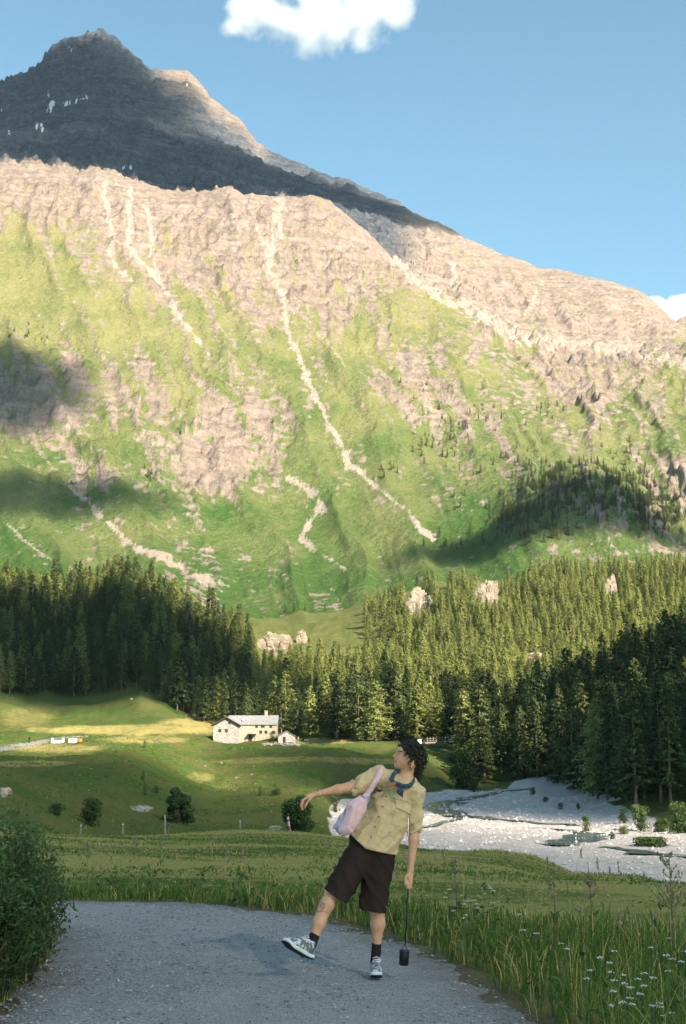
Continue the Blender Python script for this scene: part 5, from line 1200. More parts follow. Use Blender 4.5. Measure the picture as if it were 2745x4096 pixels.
def dpx(me):
    """drawing-unit coordinates of a mesh's vertices"""
    v = verts_of(me); u, w = proj(v[:, 0], v[:, 1], v[:, 2]); return (u - 274.9) / .1121, (w - 724.7) / .1121

b = NT('skin'); oc = b.obco(); nz = b.noise(oc, 60, 4)
sk = b.mix(b.remap(nz, .3, .7), (.56, .27, .150), (.66, .345, .205)); sk = b.mix(b.attr('lip'), sk, (.42, .11, .08)); sk = b.mix(b.attr('blush'), sk, (.62, .22, .13)); sk = b.mix(b.attr('ink'), sk, (.10, .075, .07))
M_SKIN = b.done(b.bsdf(sk, .55, b.bump(nz, .1, .004), **{'Specular IOR Level': .35, 'Subsurface Weight': .08, 'Subsurface Radius': (.01, .004, .002)}))
b = NT('khaki_cotton'); oc = b.obco(); nz = b.noise(oc, 45, 5, .6); wv = b.noise(oc, 420, 2)
M_SHIRT = b.done(b.bsdf(b.mix(b.remap(nz, .3, .7), (.56, .385, .20), (.63, .445, .245)), .9, b.bump(b.math('ADD', nz, b.math('MULTIPLY', wv, .4)), .25, .006), **{'Specular IOR Level': .1, 'Sheen Weight': .15}))
b = NT('dark_brown_twill'); oc = b.obco(); nz = b.noise(oc, 38, 5); wv = b.noise(oc, 300, 2)
M_SHORT = b.done(b.bsdf(b.mix(b.remap(wv, .35, .65), (.022, .013, .010), (.042, .026, .021)), .9, b.bump(nz, .3, .006), **{'Specular IOR Level': .1}))
b = NT('dark_hair'); oc = b.obco(); nz = b.noise(oc, 70, 5, .7)
M_HAIR = b.done(b.bsdf(b.mix(b.remap(nz, .35, .7), (.008, .006, .005), (.05, .034, .024)), .5, b.bump(nz, .8, .01), **{'Specular IOR Level': .3}))
M_SOCK = plain('black_sock', (.022, .02, .022), .95, .3, 150, .3, .1)
b = NT('bandana'); oc = b.obco(); nz = b.noise(oc, 55, 3); n2 = b.noise(oc, 160, 3)
M_SCARF = b.done(b.bsdf(b.mix(b.remap(n2, .55, .65), b.mix(b.remap(nz, .45, .55), (.012, .026, .048), (.03, .07, .09)), (.16, .19, .20)), .85, b.bump(nz, .3, .01)))
M_RUST = plain('bandana_rust', (.50, .13, .05), .85, .2, 60)
b = NT('pink_bag_cloth'); oc = b.obco(); nz = b.noise(oc, 26, 4)
M_BAG = b.done(b.bsdf(b.mix(b.remap(nz, .3, .7), (.74, .40, .40), (.84, .53, .53)), .8, b.bump(nz, .35, .02), **{'Sheen Weight': .1}))
M_BAGG = plain('bag_lilac', (.46, .38, .48), .85, .3, 40, .3)  # greyer lilac for the side panel and the buckle
M_BLACK = plain('black_case', (.006, .006, .007), .45, .2, 60, 0, .35)
M_STRAP = plain('pink_strap', (.78, .46, .46), .85, .1, 80, .2)

man = thing('person', 'man in khaki shirt and dark shorts leaning back on one leg on the road', 'person', tuple(J(895, 2228) * (1, 1, 0) + (0, 0, .05)))
MO = np.array(man.location)
def part(name, me, mat, parent=man, smooth=True):
    v = verts_of(me) - (MO if parent is man else np.zeros(3)); me.vertices.foreach_set('co', v.astype(np.float32).ravel()); me.update()
    if smooth: me.polygons.foreach_set('use_smooth', np.ones(len(me.polygons), bool))
    return obj(name, me, mat, parent)

# ---- body: one continuous skin
lo = J(190, 2120) - (.05, .48, .1); hi = J(1400, 120) + (.05, .36, .06)
S = SDF(lo, hi, .0046)
hd = lambda x, y, dy=0.: J(x, y, dy)
S.ell(hd(1205, 285, .015), (100 * U, 88 * U, 112 * U), 0)                     # cranium
S.cone(hd(1175, 320, -.005), hd(1108, 352, -.01), 70 * U, 44 * U, .03)         # jaw
S.cone(hd(1120, 345, -.01), hd(1086, 370, -.012), 34 * U, 20 * U, .015)         # chin
S.cone(hd(1132, 240, -.012), hd(1124, 300, -.015), 50 * U, 46 * U, .025)        # face front
S.cone(hd(1090, 246, -.016), hd(1064, 280, -.018), 9 * U, 12 * U, .008)        # nose
S.cone(hd(1072, 288, -.018), hd(1088, 298, -.016), 11 * U, 12 * U, .008)
S.cone(hd(1100, 228, -.03), hd(1130, 226, -.06), 13 * U, 12 * U, .012)         # brow
S.cone(hd(1069, 315, -.016), hd(1084, 322, -.03), 9 * U, 8 * U, .005)        # lips
S.cone(hd(1072, 339, -.016), hd(1086, 338, -.03), 9 * U, 8 * U, .005)
S.ell(hd(1224, 356, -.066), (20 * U, 9 * U, 26 * U), .006)                     # ear
S.ell(hd(1218, 378, -.064), (9 * U, 8 * U, 12 * U), .006)
S.cone(hd(1195, 365, .01), hd(1150, 520, .02), 58 * U, 66 * U, .03)            # neck
S.cone(hd(1150, 515, .02), hd(1040, 560, .03), 70 * U, 80 * U, .04)
S.cone(hd(1150, 515, .02), hd(1240, 590, .03), 70 * U, 70 * U, .04)
S.cone(hd(1100, 600, .03), hd(900, 1060, .03), 145 * U, 135 * U, .04, (1, .75, 1))  # trunk
S.cone(hd(930, 470, .02), hd(890, 470, .02), 62 * U, 58 * U, .04)
S.cone(hd(900, 470, .02), hd(660, 562, .0), 54 * U, 45 * U, .03)                # right arm
S.cone(hd(660, 562, .0), hd(560, 578, -.02), 46 * U, 42 * U, .02)
S.cone(hd(560, 578, -.02), hd(388, 612, -.05), 42 * U, 24 * U, .02)
S.cone(hd(388, 612, -.05), hd(300, 640, -.06), 24 * U, 27 * U, .015, (1, 1.3, 1))   # palm
FING = [[(300, 640, -.085), (255, 665, -.095), (238, 712, -.10), (246, 752, -.10)], [(288, 645, -.068), (243, 672, -.072), (230, 715, -.075), (240, 750, -.075)],
        [(285, 655, -.05), (250, 685, -.05), (240, 722, -.052), (252, 750, -.055)], [(292, 662, -.035), (268, 695, -.032), (262, 722, -.032), (270, 742, -.035)],
        [(335, 640, -.085), (300, 672, -.10), (284, 700, -.105), (268, 728, -.108)]]
for f in FING:
    pr_ = [11.5, 10.5, 9.5, 8]
    for i in range(3): S.cone(J(*f[i]), J(*f[i + 1]), pr_[i] * U, pr_[i + 1] * U, .004)
S.cone(hd(1250, 610, .03), hd(1245, 930, .015), 62 * U, 44 * U, .03)            # left arm
S.cone(hd(1245, 930, .015), hd(1238, 1020, .0), 45 * U, 44 * U, .02)
S.cone(hd(1238, 1020, .0), hd(1210, 1290, -.03), 43 * U, 25 * U, .02)
S.cone(hd(1210, 1290, -.03), hd(1196, 1365, -.035), 25 * U, 33 * U, .015, (1, .8, 1))
FING2 = [[(1176, 1360, -.05), (1168, 1405, -.06), (1172, 1440, -.055), (1188, 1452, -.04)], [(1190, 1368, -.052), (1184, 1412, -.065), (1184, 1448, -.06), (1192, 1458, -.04)],
         [(1206, 1368, -.045), (1204, 1412, -.055), (1200, 1450, -.05), (1194, 1462, -.035)], [(1218, 1360, -.035), (1220, 1400, -.04), (1214, 1438, -.038), (1202, 1452, -.03)], [(1184, 1330, -.055), (1164, 1368, -.07), (1160, 1400, -.072), (1172, 1425, -.068)]]
for f in FING2:
    pr_ = [12, 11, 10, 8.5]
    for i in range(3): S.cone(J(*f[i]), J(*f[i + 1]), pr_[i] * U, pr_[i + 1] * U, .004)
S.cone(hd(790, 1120, .02), hd(520, 1475, -.135), 88 * U, 60 * U, .04)            # right leg, lifted forward
S.cone(hd(520, 1475, -.14), hd(470, 1570, -.17), 62 * U, 60 * U, .03)
S.cone(hd(450, 1600, -.165), hd(395, 1730, -.20), 62 * U, 54 * U, .03)
S.cone(hd(395, 1730, -.20), hd(338, 1900, -.23), 52 * U, 34 * U, .025)
S.cone(hd(340, 1890, -.23), hd(300, 1960, -.25), 34 * U, 32 * U, .02)
S.cone(hd(950, 1150, .02), hd(915, 1640, .0), 100 * U, 64 * U, .04)              # left leg, standing
S.cone(hd(915, 1640, .0), hd(918, 1780, .02), 60 * U, 60 * U, .03)
S.cone(hd(918, 1780, .02), hd(905, 2010, .03), 58 * U, 34 * U, .03)
S.cone(hd(905, 2010, .03), hd(895, 2110, .02), 34 * U, 34 * U, .02)
body = S.mesh('body', 1)
cx, cy_ = dpx(body); vb_ = verts_of(body)
lip = np.maximum(1 - sstep(.5, 1.2, np.hypot((cx - 1072) / 22, (cy_ - 326) / 14)), 0)
blush = .8 * (1 - sstep(.3, 1.2, np.hypot((cx - 1075) / 28, (cy_ - 275) / 22))) + .7 * (1 - sstep(.5, 1.2, np.hypot((cx - 1224) / 22, (cy_ - 358) / 30))) + .5 * (1 - sstep(.3, 1.2, np.hypot((cx - 250) / 40, (cy_ - 740) / 30)))
brow = 1 - sstep(.6, 1.1, np.hypot((cx - 1122 - (cy_ - 238) * .3) / 22, (cy_ - 238) / 6)); eye = 1 - sstep(.5, 1.1, np.hypot((cx - 1114) / 12, (cy_ - 262) / 6))
def curve_ink(pts, w):
    d = np.full(len(cx), 1e9)
    for (x0, y0), (x1, y1) in zip(pts[:-1], pts[1:]):
        t = np.clip(((cx - x0) * (x1 - x0) + (cy_ - y0) * (y1 - y0)) / ((x1 - x0) ** 2 + (y1 - y0) ** 2), 0, 1); d = np.minimum(d, np.hypot(cx - x0 - t * (x1 - x0), cy_ - y0 - t * (y1 - y0)))
    return 1 - sstep(w * .5, w * 1.2, d)
ink = np.maximum.reduce([.75 * brow, .9 * eye, .55 * curve_ink([(400, 1560), (378, 1610), (365, 1660), (395, 1668), (430, 1640), (440, 1600), (420, 1590), (405, 1630)], 9), .5 * curve_ink([(395, 1668), (440, 1665), (478, 1682)], 7), .4 * curve_ink([(380, 1600), (410, 1570)], 12)])
stub = .22 * (1 - sstep(.5, 1.1, np.hypot((cx - 1100) / 55, (cy_ - 355) / 36)))
attr(body, 'lip', np.clip(lip * .7, 0, 1)); attr(body, 'blush', np.clip(blush, 0, .8)); attr(body, 'ink', np.clip(ink + stub * .5, 0, 1))
part('body', body, M_SKIN)

# ---- hair
S = SDF(J(1040, 540) - (0, .16, 0), J(1400, 110) + (0, .2, .02), .0045)
S.ell(J(1232, 272, .02), (116 * U, 112 * U, 116 * U), 0)
S.cone(J(1150, 205, .0), J(1230, 190, .02), 48 * U, 60 * U, .02)
S.cone(J(1262, 330, .025), J(1255, 450, .045), 78 * U, 52 * U, .03)
S.cone(J(1255, 440, .045), J(1226, 496, .04), 50 * U, 24 * U, .02)
S.cone(J(1190, 250, -.055), J(1196, 320, -.06), 30 * U, 20 * U, .02)
S.cone(J(1134, 200, -.02), J(1118, 232, -.025), 26 * U, 16 * U, .01); S.cone(J(1160, 205, -.045), J(1150, 236, -.05), 22 * U, 12 * U, .01)
sl_, p = S.sl(S.lo, S.lo + S.vox * S.n)
q1 = p / U / 40.
S.D[sl_] += (-(ridged(q1[..., 0] + q1[..., 1] * .7, q1[..., 2] - q1[..., 1] * .6, 2, 3) - .85) * 20 * U).astype(np.float32)
face_c = J(1105, 300, -.03)
def face_cut(p):     # keep the hair off the face and ear
    q = (p - J(1118, 320, -.02)) / (np.array([92, 190, 92]) * U); d = (np.linalg.norm(q, axis=-1) - 1) * 70 * U
    e = (np.linalg.norm((p - J(1222, 362, -.09)) / (np.array([30, 60, 34]) * U), axis=-1) - 1) * 25 * U; return np.minimum(d, e)
S.sub(face_cut); hair_me = S.mesh('hair', 1); hv = verts_of(hair_me).copy(); hair_o = part('hair', hair_me, M_HAIR)
r = np.random.default_rng(5); mb = MB(); hc0 = J(1228, 285, .02)
for i in r.integers(0, len(hv), 300):       # loose curls that break the outline
    p0 = hv[i]; n_ = unit(p0 - hc0); t_ = unit(np.cross(n_, r.normal(0, 1, 3))); dn = np.array([0, 0, -1.]); L_ = r.uniform(.018, .04)
    path = [p0 - n_ * .004, p0 + n_ * .007 + t_ * L_ * .3, p0 + n_ * .011 + t_ * L_ * .6 + dn * L_ * .25, p0 + n_ * .006 + t_ * L_ * .8 + dn * L_ * .6]
    if path[-1][0] < J(1120, 0)[0] and path[-1][2] < J(0, 235)[2]: continue
    mb.tube(np.array(path) - MO, [.003, .003, .0024, .001], 5)
obj('curls', mb.mesh('curls', True), M_HAIR, hair_o)

# ---- shirt
ax0, ax1 = J(1115, 560), J(870, 1110)
S = SDF(J(620, 1230) - (0, .26, 0), J(1370, 340) + (0, .3, .03), .0052)
S.cone(J(1110, 590, .03), J(1010, 800, .03), 178 * U, 186 * U, .03, (1, .66, 1))
S.cone(J(1010, 800, .03), J(852, 1100, .03), 190 * U, 246 * U, .05, (1, .74, 1))
S.cone(J(1120, 520, .03), J(960, 455, .025), 85 * U, 78 * U, .05)
S.cone(J(1130, 540, .03), J(1255, 625, .03), 90 * U, 84 * U, .05)
S.cone(J(925, 455, .025), J(655, 585, .0), 84 * U, 74 * U, .03)
S.cone(J(1252, 625, .03), J(1246, 1020, .015), 86 * U, 60 * U, .03)
sl_, p = S.sl(S.lo, S.lo + S.vox * S.n); pc = (p - J(950, 850)) / U
al = unit(np.array([ax1[0] - ax0[0], 0, ax1[2] - ax0[2]])); s1 = pc[..., 0] * al[0] + pc[..., 2] * al[2]; s2 = pc[..., 0] * -al[2] + pc[..., 2] * al[0]
fold = ridged(s2 / 120. + s1 / 340. + 4, s1 / 300. - s2 / 500., 2, 7) - .8
S.D[sl_] += (-fold * 15 * U - fbm(pc[..., 0] / 70, pc[..., 2] / 60, 2, 11) * 8 * U).astype(np.float32)
def half(a, b_):   # signed distance to the line a->b in the drawing plane (positive on its left)
    A, B = J(*a), J(*b_); t = unit([B[0] - A[0], B[2] - A[2]]); return lambda p: (p[..., 0] - A[0]) * -t[1] + (p[..., 2] - A[2]) * t[0]
hemL = half((600, 905), (800, 1092)); hemR = half((800, 1098), (1140, 1178)); plk = half((800, 1095), (1010, 560))
S.sub(lambda p: np.where(plk(p) > 0, hemL(p), hemR(p)))
slv = half((705, 655), (625, 495)); S.sub(lambda p: np.where((p[..., 0] < J(800, 0)[0]) & (p[..., 2] > J(0, 740)[2]), -slv(p), 1.0))
S.sub(lambda p: np.where((p[..., 0] > J(1178, 0)[0]) & (p[..., 2] < J(0, 880)[2]), p[..., 2] - J(0, 974)[2], 1.0))
# open the sleeve, hem and collar
def capsule(a, b_, r0, r1, fy=1.0):
    a, b_ = np.asarray(a), np.asarray(b_); fl = np.array([1, fy, 1])
    def f(p): ab = (b_ - a) / fl; q = (p - a) / fl; t = np.clip((q @ ab) / (ab @ ab), 0, 1); return (np.linalg.norm(q - t[..., None] * ab, axis=-1) - (r0 + (r1 - r0) * t)) * fy
    return f
S.sub(capsule(J(780, 530, .01), J(580, 605, -.01), 55 * U, 66 * U)); S.sub(capsule(J(1246, 860, .02), J(1243, 1080, .01), 52 * U, 54 * U)); S.sub(capsule(J(1150, 520, .015), J(1185, 400, .0), 68 * U, 86 * U))
S.sub(capsule(J(1085, 600, -.12), J(1140, 480, -.10), 14 * U, 66 * U))
gapf = half((1178, 990), (1196, 810)); 
S.sub(lambda p: np.where((p[..., 2] < J(0, 800)[2]) & (p[..., 2] > J(0, 1000)[2]), np.abs(p[..., 0] - J(1188, 0)[0]) - 6 * U, 1.0))
sh_me = S.mesh('shirt', 2); shirt_world = verts_of(sh_me).copy(); shirt_polys = [tuple(p.vertices) for p in sh_me.polygons]
SH_BVH = BVHTree.FromPolygons([Vector(v) for v in shirt_world], shirt_polys)
shirt = part('shirt', sh_me, M_SHIRT)
CAMP = Vector((0, 0, HC))
def drape(cx, cy, off):
    """point on the shirt seen at (cx, cy), lifted off by off metres towards the lens"""
    t = J(cx, cy); d = (Vector(t) - CAMP).normalized(); h = SH_BVH.ray_cast(CAMP, d)
    return None if h[0] is None else np.array(h[0] - d * off)
def patch(outline, off, name, mat, parent, n=10, th=.004):
    """small cloth panel lying on the shirt, bilinear between four drawing-plane corners"""
    a, b_, c, d = [np.array(q, float) for q in outline]; V = []; last = None
    for o_ in (off, off - th * 1.8):
        for i in range(n):
            for j in range(n):
                s_, t_ = i / (n - 1), j / (n - 1); q = (a * (1 - s_) + b_ * s_) * (1 - t_) + (d * (1 - s_) + c * s_) * t_
                p = drape(q[0], q[1], o_); p = J(q[0], q[1], -.1) if p is None and last is None else (last if p is None else p); last = p; V.append(p)
    idx = np.arange(n * n).reshape(n, n); q = np.stack([idx[:-1, :-1], idx[:-1, 1:], idx[1:, 1:], idx[1:, :-1]], -1).reshape(-1, 4)
    ring = list(idx[0, :]) + list(idx[1:, -1]) + list(idx[-1, -2::-1]) + list(idx[-2:0:-1, 0]); m = n * n
    sd = np.array([(ring[i], ring[(i + 1) % len(ring)], ring[(i + 1) % len(ring)] + m, ring[i] + m) for i in range(len(ring))])
    me = mesh_np(name, np.array(V), quads=np.concatenate([q, (q + m)[:, ::-1], sd]), smooth=True); v = verts_of(me) - MO; me.vertices.foreach_set('co', v.astype(np.float32).ravel()); me.update()
    return obj(name, me, mat, parent)
patch([(1066, 650), (1082, 735), (1215, 800), (1235, 705)], .006, 'pocket_flap', M_SHIRT, shirt); patch([(1080, 738), (1035, 880), (1165, 920), (1212, 800)], .004, 'pocket', M_SHIRT, shirt)
patch([(865, 560), (850, 630), (945, 668), (985, 590)], .006, 'pocket_flap', M_SHIRT, shirt); patch([(850, 632), (830, 745), (915, 775), (945, 670)], .004, 'pocket', M_SHIRT, shirt)
patch([(1003, 575), (1028, 585), (842, 1095), (816, 1100)], .004, 'placket', M_SHIRT, shirt, 16)
for t_ in (.1, .28, .46, .64, .82):
    p = drape(1014 - 186 * t_, 590 + 500 * t_, .007)
    if p is not None: obj('button', MB().tube([tuple(p - MO + (0, .004, 0)), tuple(p - MO - (0, .003, 0))], [.0058, .005], 8).mesh('button', True), plain('horn_button', (.22, .16, .08), .4), shirt)
patch([(1080, 440), (1112, 500), (1085, 560), (1040, 500)], .012, 'collar', M_SHIRT, shirt); patch([(1130, 520), (1215, 500), (1225, 530), (1150, 575)], .012, 'collar', M_SHIRT, shirt)

# ---- shorts
S = SDF(J(400, 1740) - (0, .40, 0), J(1130, 930) + (0, .3, 0), .0055)
S.cone(J(840, 1010, .03), J(860, 1110, .03), 172 * U, 190 * U, .03, (1, .64, 1))
S.cone(J(755, 1175, .015), J(520, 1545, -.155), 142 * U, 120 * U, .03, (1, 1.0, 1))
S.cone(J(930, 1170, .03), J(858, 1720, .0), 146 * U, 122 * U, .03, (1, .85, 1))
sl_, p = S.sl(S.lo, S.lo + S.vox * S.n); pc = (p - J(850, 1200)) / U
S.D[sl_] += (-(ridged(pc[..., 0] / 130 + pc[..., 2] / 260, pc[..., 2] / 330 + pc[..., 1] / 200, 2, 17) - .8) * 12 * U).astype(np.float32)
S.sub(lambda p: np.where(p[..., 0] < J(735, 0)[0] + (p[..., 2] - J(0, 1500)[2]) * .28, -half((645, 1572), (442, 1442))(p), 1.))
hm2 = half((735, 1636), (985, 1682)); S.sub(lambda p: np.where(p[..., 0] > J(690, 0)[0], hm2(p), 1.))
wL, wR = half((600, 872), (800, 1059)), half((800, 1062), (1140, 1142)); S.sub(lambda p: np.where(p[..., 0] < J(790, 0)[0], np.where(p[..., 0] < J(665, 0)[0], 1., -wL(p)), -wR(p)))
S.sub(capsule(J(572, 1460, -.13), J(500, 1580, -.165), 88 * U, 101 * U, .9)); S.sub(capsule(J(890, 1400, .017), J(852, 1780, .0), 84 * U, 105 * U, .8))
so = part('shorts', S.mesh('shorts', 2), M_SHORT)

# ---- socks and shoes
def sock(pts):
    S = SDF(np.min([J(*q[:3]) for q in pts], 0) - .07, np.max([J(*q[:3]) for q in pts], 0) + .07, .004)
    for a, b_ in zip(pts[:-1], pts[1:]): S.cone(J(*a[:3]), J(*b_[:3]), a[3] * U, b_[3] * U, .01)
    me = S.mesh('sock', 1); part('sock', me, M_SOCK)
sock([(352, 1848, -.22, 45), (330, 1910, -.235, 42), (300, 1975, -.25, 40)]); sock([(907, 1965, .03, 43), (903, 2040, .03, 41), (893, 2115, .02, 42)])
b = NT('silver_trainer'); oc = b.obco(); n1 = b.noise(oc, 34, 2); n2_ = b.noise(oc, 80, 2); wv_ = b.n('TexWave', {'wave_type': 'BANDS', 'bands_direction': 'DIAGONAL'}, Vector=oc, Scale=14.0, Distortion=3.0).outputs['Fac']
M_SHOE = b.done(b.bsdf(b.mix(b.remap(b.math('ADD', b.math('MULTIPLY', wv_, .06), b.math('MULTIPLY', n1, .94)), .49, .54), (.13, .13, .14), b.mix(b.remap(n2_, .45, .6), (.62, .62, .63), (.36, .37, .40))), .55, b.bump(n1, .3, .01), **{'Specular IOR Level': .4}))
M_SOLE = plain('white_midsole', (.68, .67, .63), .7, .1, 30); M_TREAD = plain('black_outsole', (.02, .02, .02), .8, .3, 60, .4)
def shoe(heel, toe, up, length, label):
    """trainer in a local frame: x heel to toe, z up through the ankle"""
    X_ = unit(toe - heel); Z_ = unit(up - X_ * np.dot(up, X_)); Y_ = np.cross(Z_, X_); Rm = np.stack([X_, Y_, Z_], 1)
    o = bpy.data.objects.new('shoe', None); COL.objects.link(o); o.parent = man
    o.matrix_local = Matrix.Translation(Vector(heel - MO)) @ Matrix(Rm.tolist()).to_4x4(); o['label'] = label; s = length / .29
    def loc(fn, nm, mat, par, vox=.0045):
        S = SDF((-.03, -.07, -.03), (.32, .07, .15), vox); fn(S); me = S.mesh(nm, 1); v = verts_of(me) * s; me.vertices.foreach_set('co', v.astype(np.float32).ravel()); me.update(); return obj(nm, me, mat, par)
    def up_(S):
        S.cone((.055, 0, .055), (.235, .0, .035), .040, .034, .02, (1, 1, .9)); S.cone((.06, 0, .07), (.06, 0, .10), .037, .036, .02); S.cone((.10, 0, .085), (.19, 0, .045), .034, .032, .02)
        S.sub(lambda p: np.hypot((p[..., 0] - .062) / 1.0, p[..., 1]) - .027 + np.where(p[..., 2] < .085, 1, 0)); S.sub(lambda p: p[..., 2] - .022); S.sub(lambda p: .112 - p[..., 2] + .0)
    def so_(z0, z1, grow):
        def f(S):
            sl_, p = S.sl(S.lo, S.lo + S.vox * S.n); t = np.clip(p[..., 0] / .285, 0, 1); hw = .036 + .011 * np.sin(t * 3.1) * t + grow
            q = np.maximum(np.abs(p[..., 0] - .1425) - .146 - grow + np.abs(p[..., 1]) ** 2 * 9, np.abs(p[..., 1]) - hw); rise = .022 * sstep(.72, 1.05, t) + .008 * sstep(.2, 0, t)
            S.D[sl_] = np.maximum(q, np.maximum(z0 + rise - p[..., 2], p[..., 2] - z1 - rise * .8))
        return f
    u_ = loc(up_, 'upper', M_SHOE, o); loc(so_(.006, .031, .0), 'midsole', M_SOLE, o); loc(so_(-.004, .008, .002), 'outsole', M_TREAD, o)
    tg = MB()
    for i in range(5): tg.tube([(s * (.115 + .018 * i), -s * .026, s * (.118 - .013 * i)), (s * (.118 + .018 * i), 0, s * (.127 - .0135 * i)), (s * (.115 + .018 * i), s * .026, s * (.118 - .013 * i))], [.0032 * s] * 3, 5)
    obj('laces', tg.mesh('laces', True), M_SOLE, u_); return o
h1 = J(318, 2050, -.245); t1 = J(112, 1908, -.40); shoe(h1, t1, unit(np.array([.60, .48, .60])), .285, 'raised silver and black trainer showing its dark sole')
h2 = J(905, 2150, .07); h2[2] = .052; t2 = J(893, 2235, -.19); t2[2] = .052; h2[1] = YP + .10; t2[1] = YP - .17; h2[0], t2[0] = J(893, 2190)[0] + .012, J(900, 2225)[0]
shoe(h2, t2, np.array([0, 0, 1.]), .275, 'silver trainer standing on the gravel')

# ---- bandana, earring, bracelets
S = SDF(J(960, 680) - (0, .2, 0), J(1290, 370) + (0, .2, 0), .004)
RING = [(1098, 408, -.02), (1060, 440, -.05), (1042, 485, -.085), (1062, 515, -.11), (1105, 532, -.12), (1160, 545, -.105), (1205, 540, -.075), (1232, 505, -.03), (1238, 480, .03), (1210, 430, .085), (1150, 410, .08), (1098, 408, .03), (1098, 408, -.02)]
for a, b_ in zip(RING[:-1], RING[1:]): S.cone(J(*a), J(*b_), 18 * U, 18 * U, .006)
S.ell(J(1103, 528, -.13), (24 * U, 20 * U, 22 * U), .006)
S.cone(J(1105, 540, -.13), J(1118, 590, -.135), 12 * U, 26 * U, .008, (1, .5, 1)); S.cone(J(1118, 590, -.135), J(1140, 640, -.135), 27 * U, 6 * U, .008, (1, .5, 1))
S.cone(J(1085, 522, -.13), J(990, 552, -.125), 14 * U, 5 * U, .006, (1, .6, 1))
sc_o = part('bandana', S.mesh('bandana', 1), M_SCARF)
S = SDF(J(970, 580) - (0, .2, 0), J(1100, 480) + (0, .05, 0), .004); S.cone(J(1062, 522, -.142), J(1012, 548, -.138), 19 * U, 7 * U, .004, (1, .5, 1)); part('bandana_corner', S.mesh('bandana_corner', 1), M_RUST)
def ring(c, nrm, r_, t_, mat, name):
    n_ = unit(nrm); a = unit(np.cross(n_, (0, 1, .3))); b_ = np.cross(n_, a); th = np.linspace(0, 2 * math.pi, 19)
    part(name, MB().tube(np.array([c + r_ * (math.cos(q) * a + math.sin(q) * b_) for q in th]), [t_] * 19, 5).mesh(name, True), mat)
fd = J(388, 612, -.05) - J(560, 578, -.02); ring(J(372, 614, -.052), fd, 27 * U, .0022, plain('silver', (.7, .7, .7), .25, .05, 10, 0, .5, 1.0), 'bracelet'); ring(J(384, 611, -.05), fd, 28 * U, .0028, M_SOCK, 'bracelet')
ring(J(1208, 392, -.072), (1, .3, 0), .006, .0014, plain('silver_ring', (.7, .7, .7), .25, .05, 10, 0, .5, 1.0), 'earring')

# ---- pink shoulder bag
bag = thing('shoulder_bag', 'pink cloth tote bag hanging from the strap over the man\'s shoulder', 'bag', tuple(J(650, 985, -.1)))
BO = np.array(bag.location)
def bpart(name, me, mat, par=bag): v = verts_of(me) - BO; me.vertices.foreach_set('co', v.astype(np.float32).ravel()); me.update(); return obj(name, me, mat, par)
def sd_poly(x, y, poly):
    d = np.full(x.shape, 1e9); s_ = in_poly(x, y, poly)
    for (x0, y0), (x1, y1) in zip(poly, poly[1:] + poly[:1]):
        dx, dy = x1 - x0, y1 - y0; t = np.clip(((x - x0) * dx + (y - y0) * dy) / (dx * dx + dy * dy), 0, 1); d = np.minimum(d, np.hypot(x - x0 - t * dx, y - y0 - t * dy))
    return np.where(s_, -d, d)
def puff(poly, dyc, th, name, mat, fold=8, seed=3):
    pw = [tuple(J(*q)[[0, 2]]) for q in poly]; xs = [q[0] for q in pw]; zs = [q[1] for q in pw]; y0 = YP + dyc
    S = SDF((min(xs) - .02, y0 - th - .03, min(zs) - .02), (max(xs) + .02, y0 + th + .03, max(zs) + .02), .0045); sl_, p = S.sl(S.lo, S.lo + S.vox * S.n)
    d2 = sd_poly(p[..., 0], p[..., 2], pw); pc = p / U
    ax = (pc[..., 0] * .8 + pc[..., 2] * .6); fl = ridged((pc[..., 0] * .85 - pc[..., 2] * .5) / 60, ax / 260, 2, seed) - .8
    thick = th * np.sqrt(np.clip(-d2 / .05, 0, 1)) + .004; d = np.maximum(d2 * .7, (np.abs(p[..., 1] - y0) - thick) * .7) - fl * fold * U * .5
    S.D[sl_] = d; return S.mesh(name, 2)
bpart('body', puff([(760, 622), (832, 632), (805, 770), (742, 880), (690, 958), (598, 985), (560, 930), (590, 860), (632, 760), (640, 690)], -.15, .055, 'body', M_BAG), M_BAG)
ln_ = bpart('side_panel', puff([(640, 700), (600, 770), (565, 800), (540, 870), (515, 910), (570, 965), (605, 985), (620, 900), (650, 800)], -.11, .05, 'side_panel', M_BAGG, 14, 9), M_BAGG); ln_['label'] = 'crumpled lilac grey side of the bag'
SP = [(968, 378), (945, 420), (905, 490), (862, 560), (822, 612), (800, 640)]; V = []
for (a, c_) in SP:
    for sgn in (-1, 1):
        nx_, ny_ = .85 * sgn * 26, .5 * sgn * 26; p = drape(a + nx_, c_ + ny_, .006); p = J(a + nx_, c_ + ny_, -.12) if p is None else p; V.append(p)
V = np.array(V); V = np.concatenate([V, V - (0, .005, 0)]); m = len(SP) * 2; Q = []
for i in range(len(SP) - 1): a = 2 * i; Q += [(a, a + 1, a + 3, a + 2), (a + m + 2, a + m + 3, a + m + 1, a + m), (a, a + 2, a + 2 + m, a + m), (a + 1, a + 1 + m, a + 3 + m, a + 3)]
top = [J(968, 378, .02), J(985, 395, .05)]
bpart('strap', mesh_np('strap', V, quads=np.array(Q), smooth=True), M_STRAP)
bpart('buckle', MB().tube([J(775, 628, -.17), J(805, 640, -.185), J(832, 628, -.18)], [.007, .009, .007], 8).mesh('buckle', True), M_BAGG)
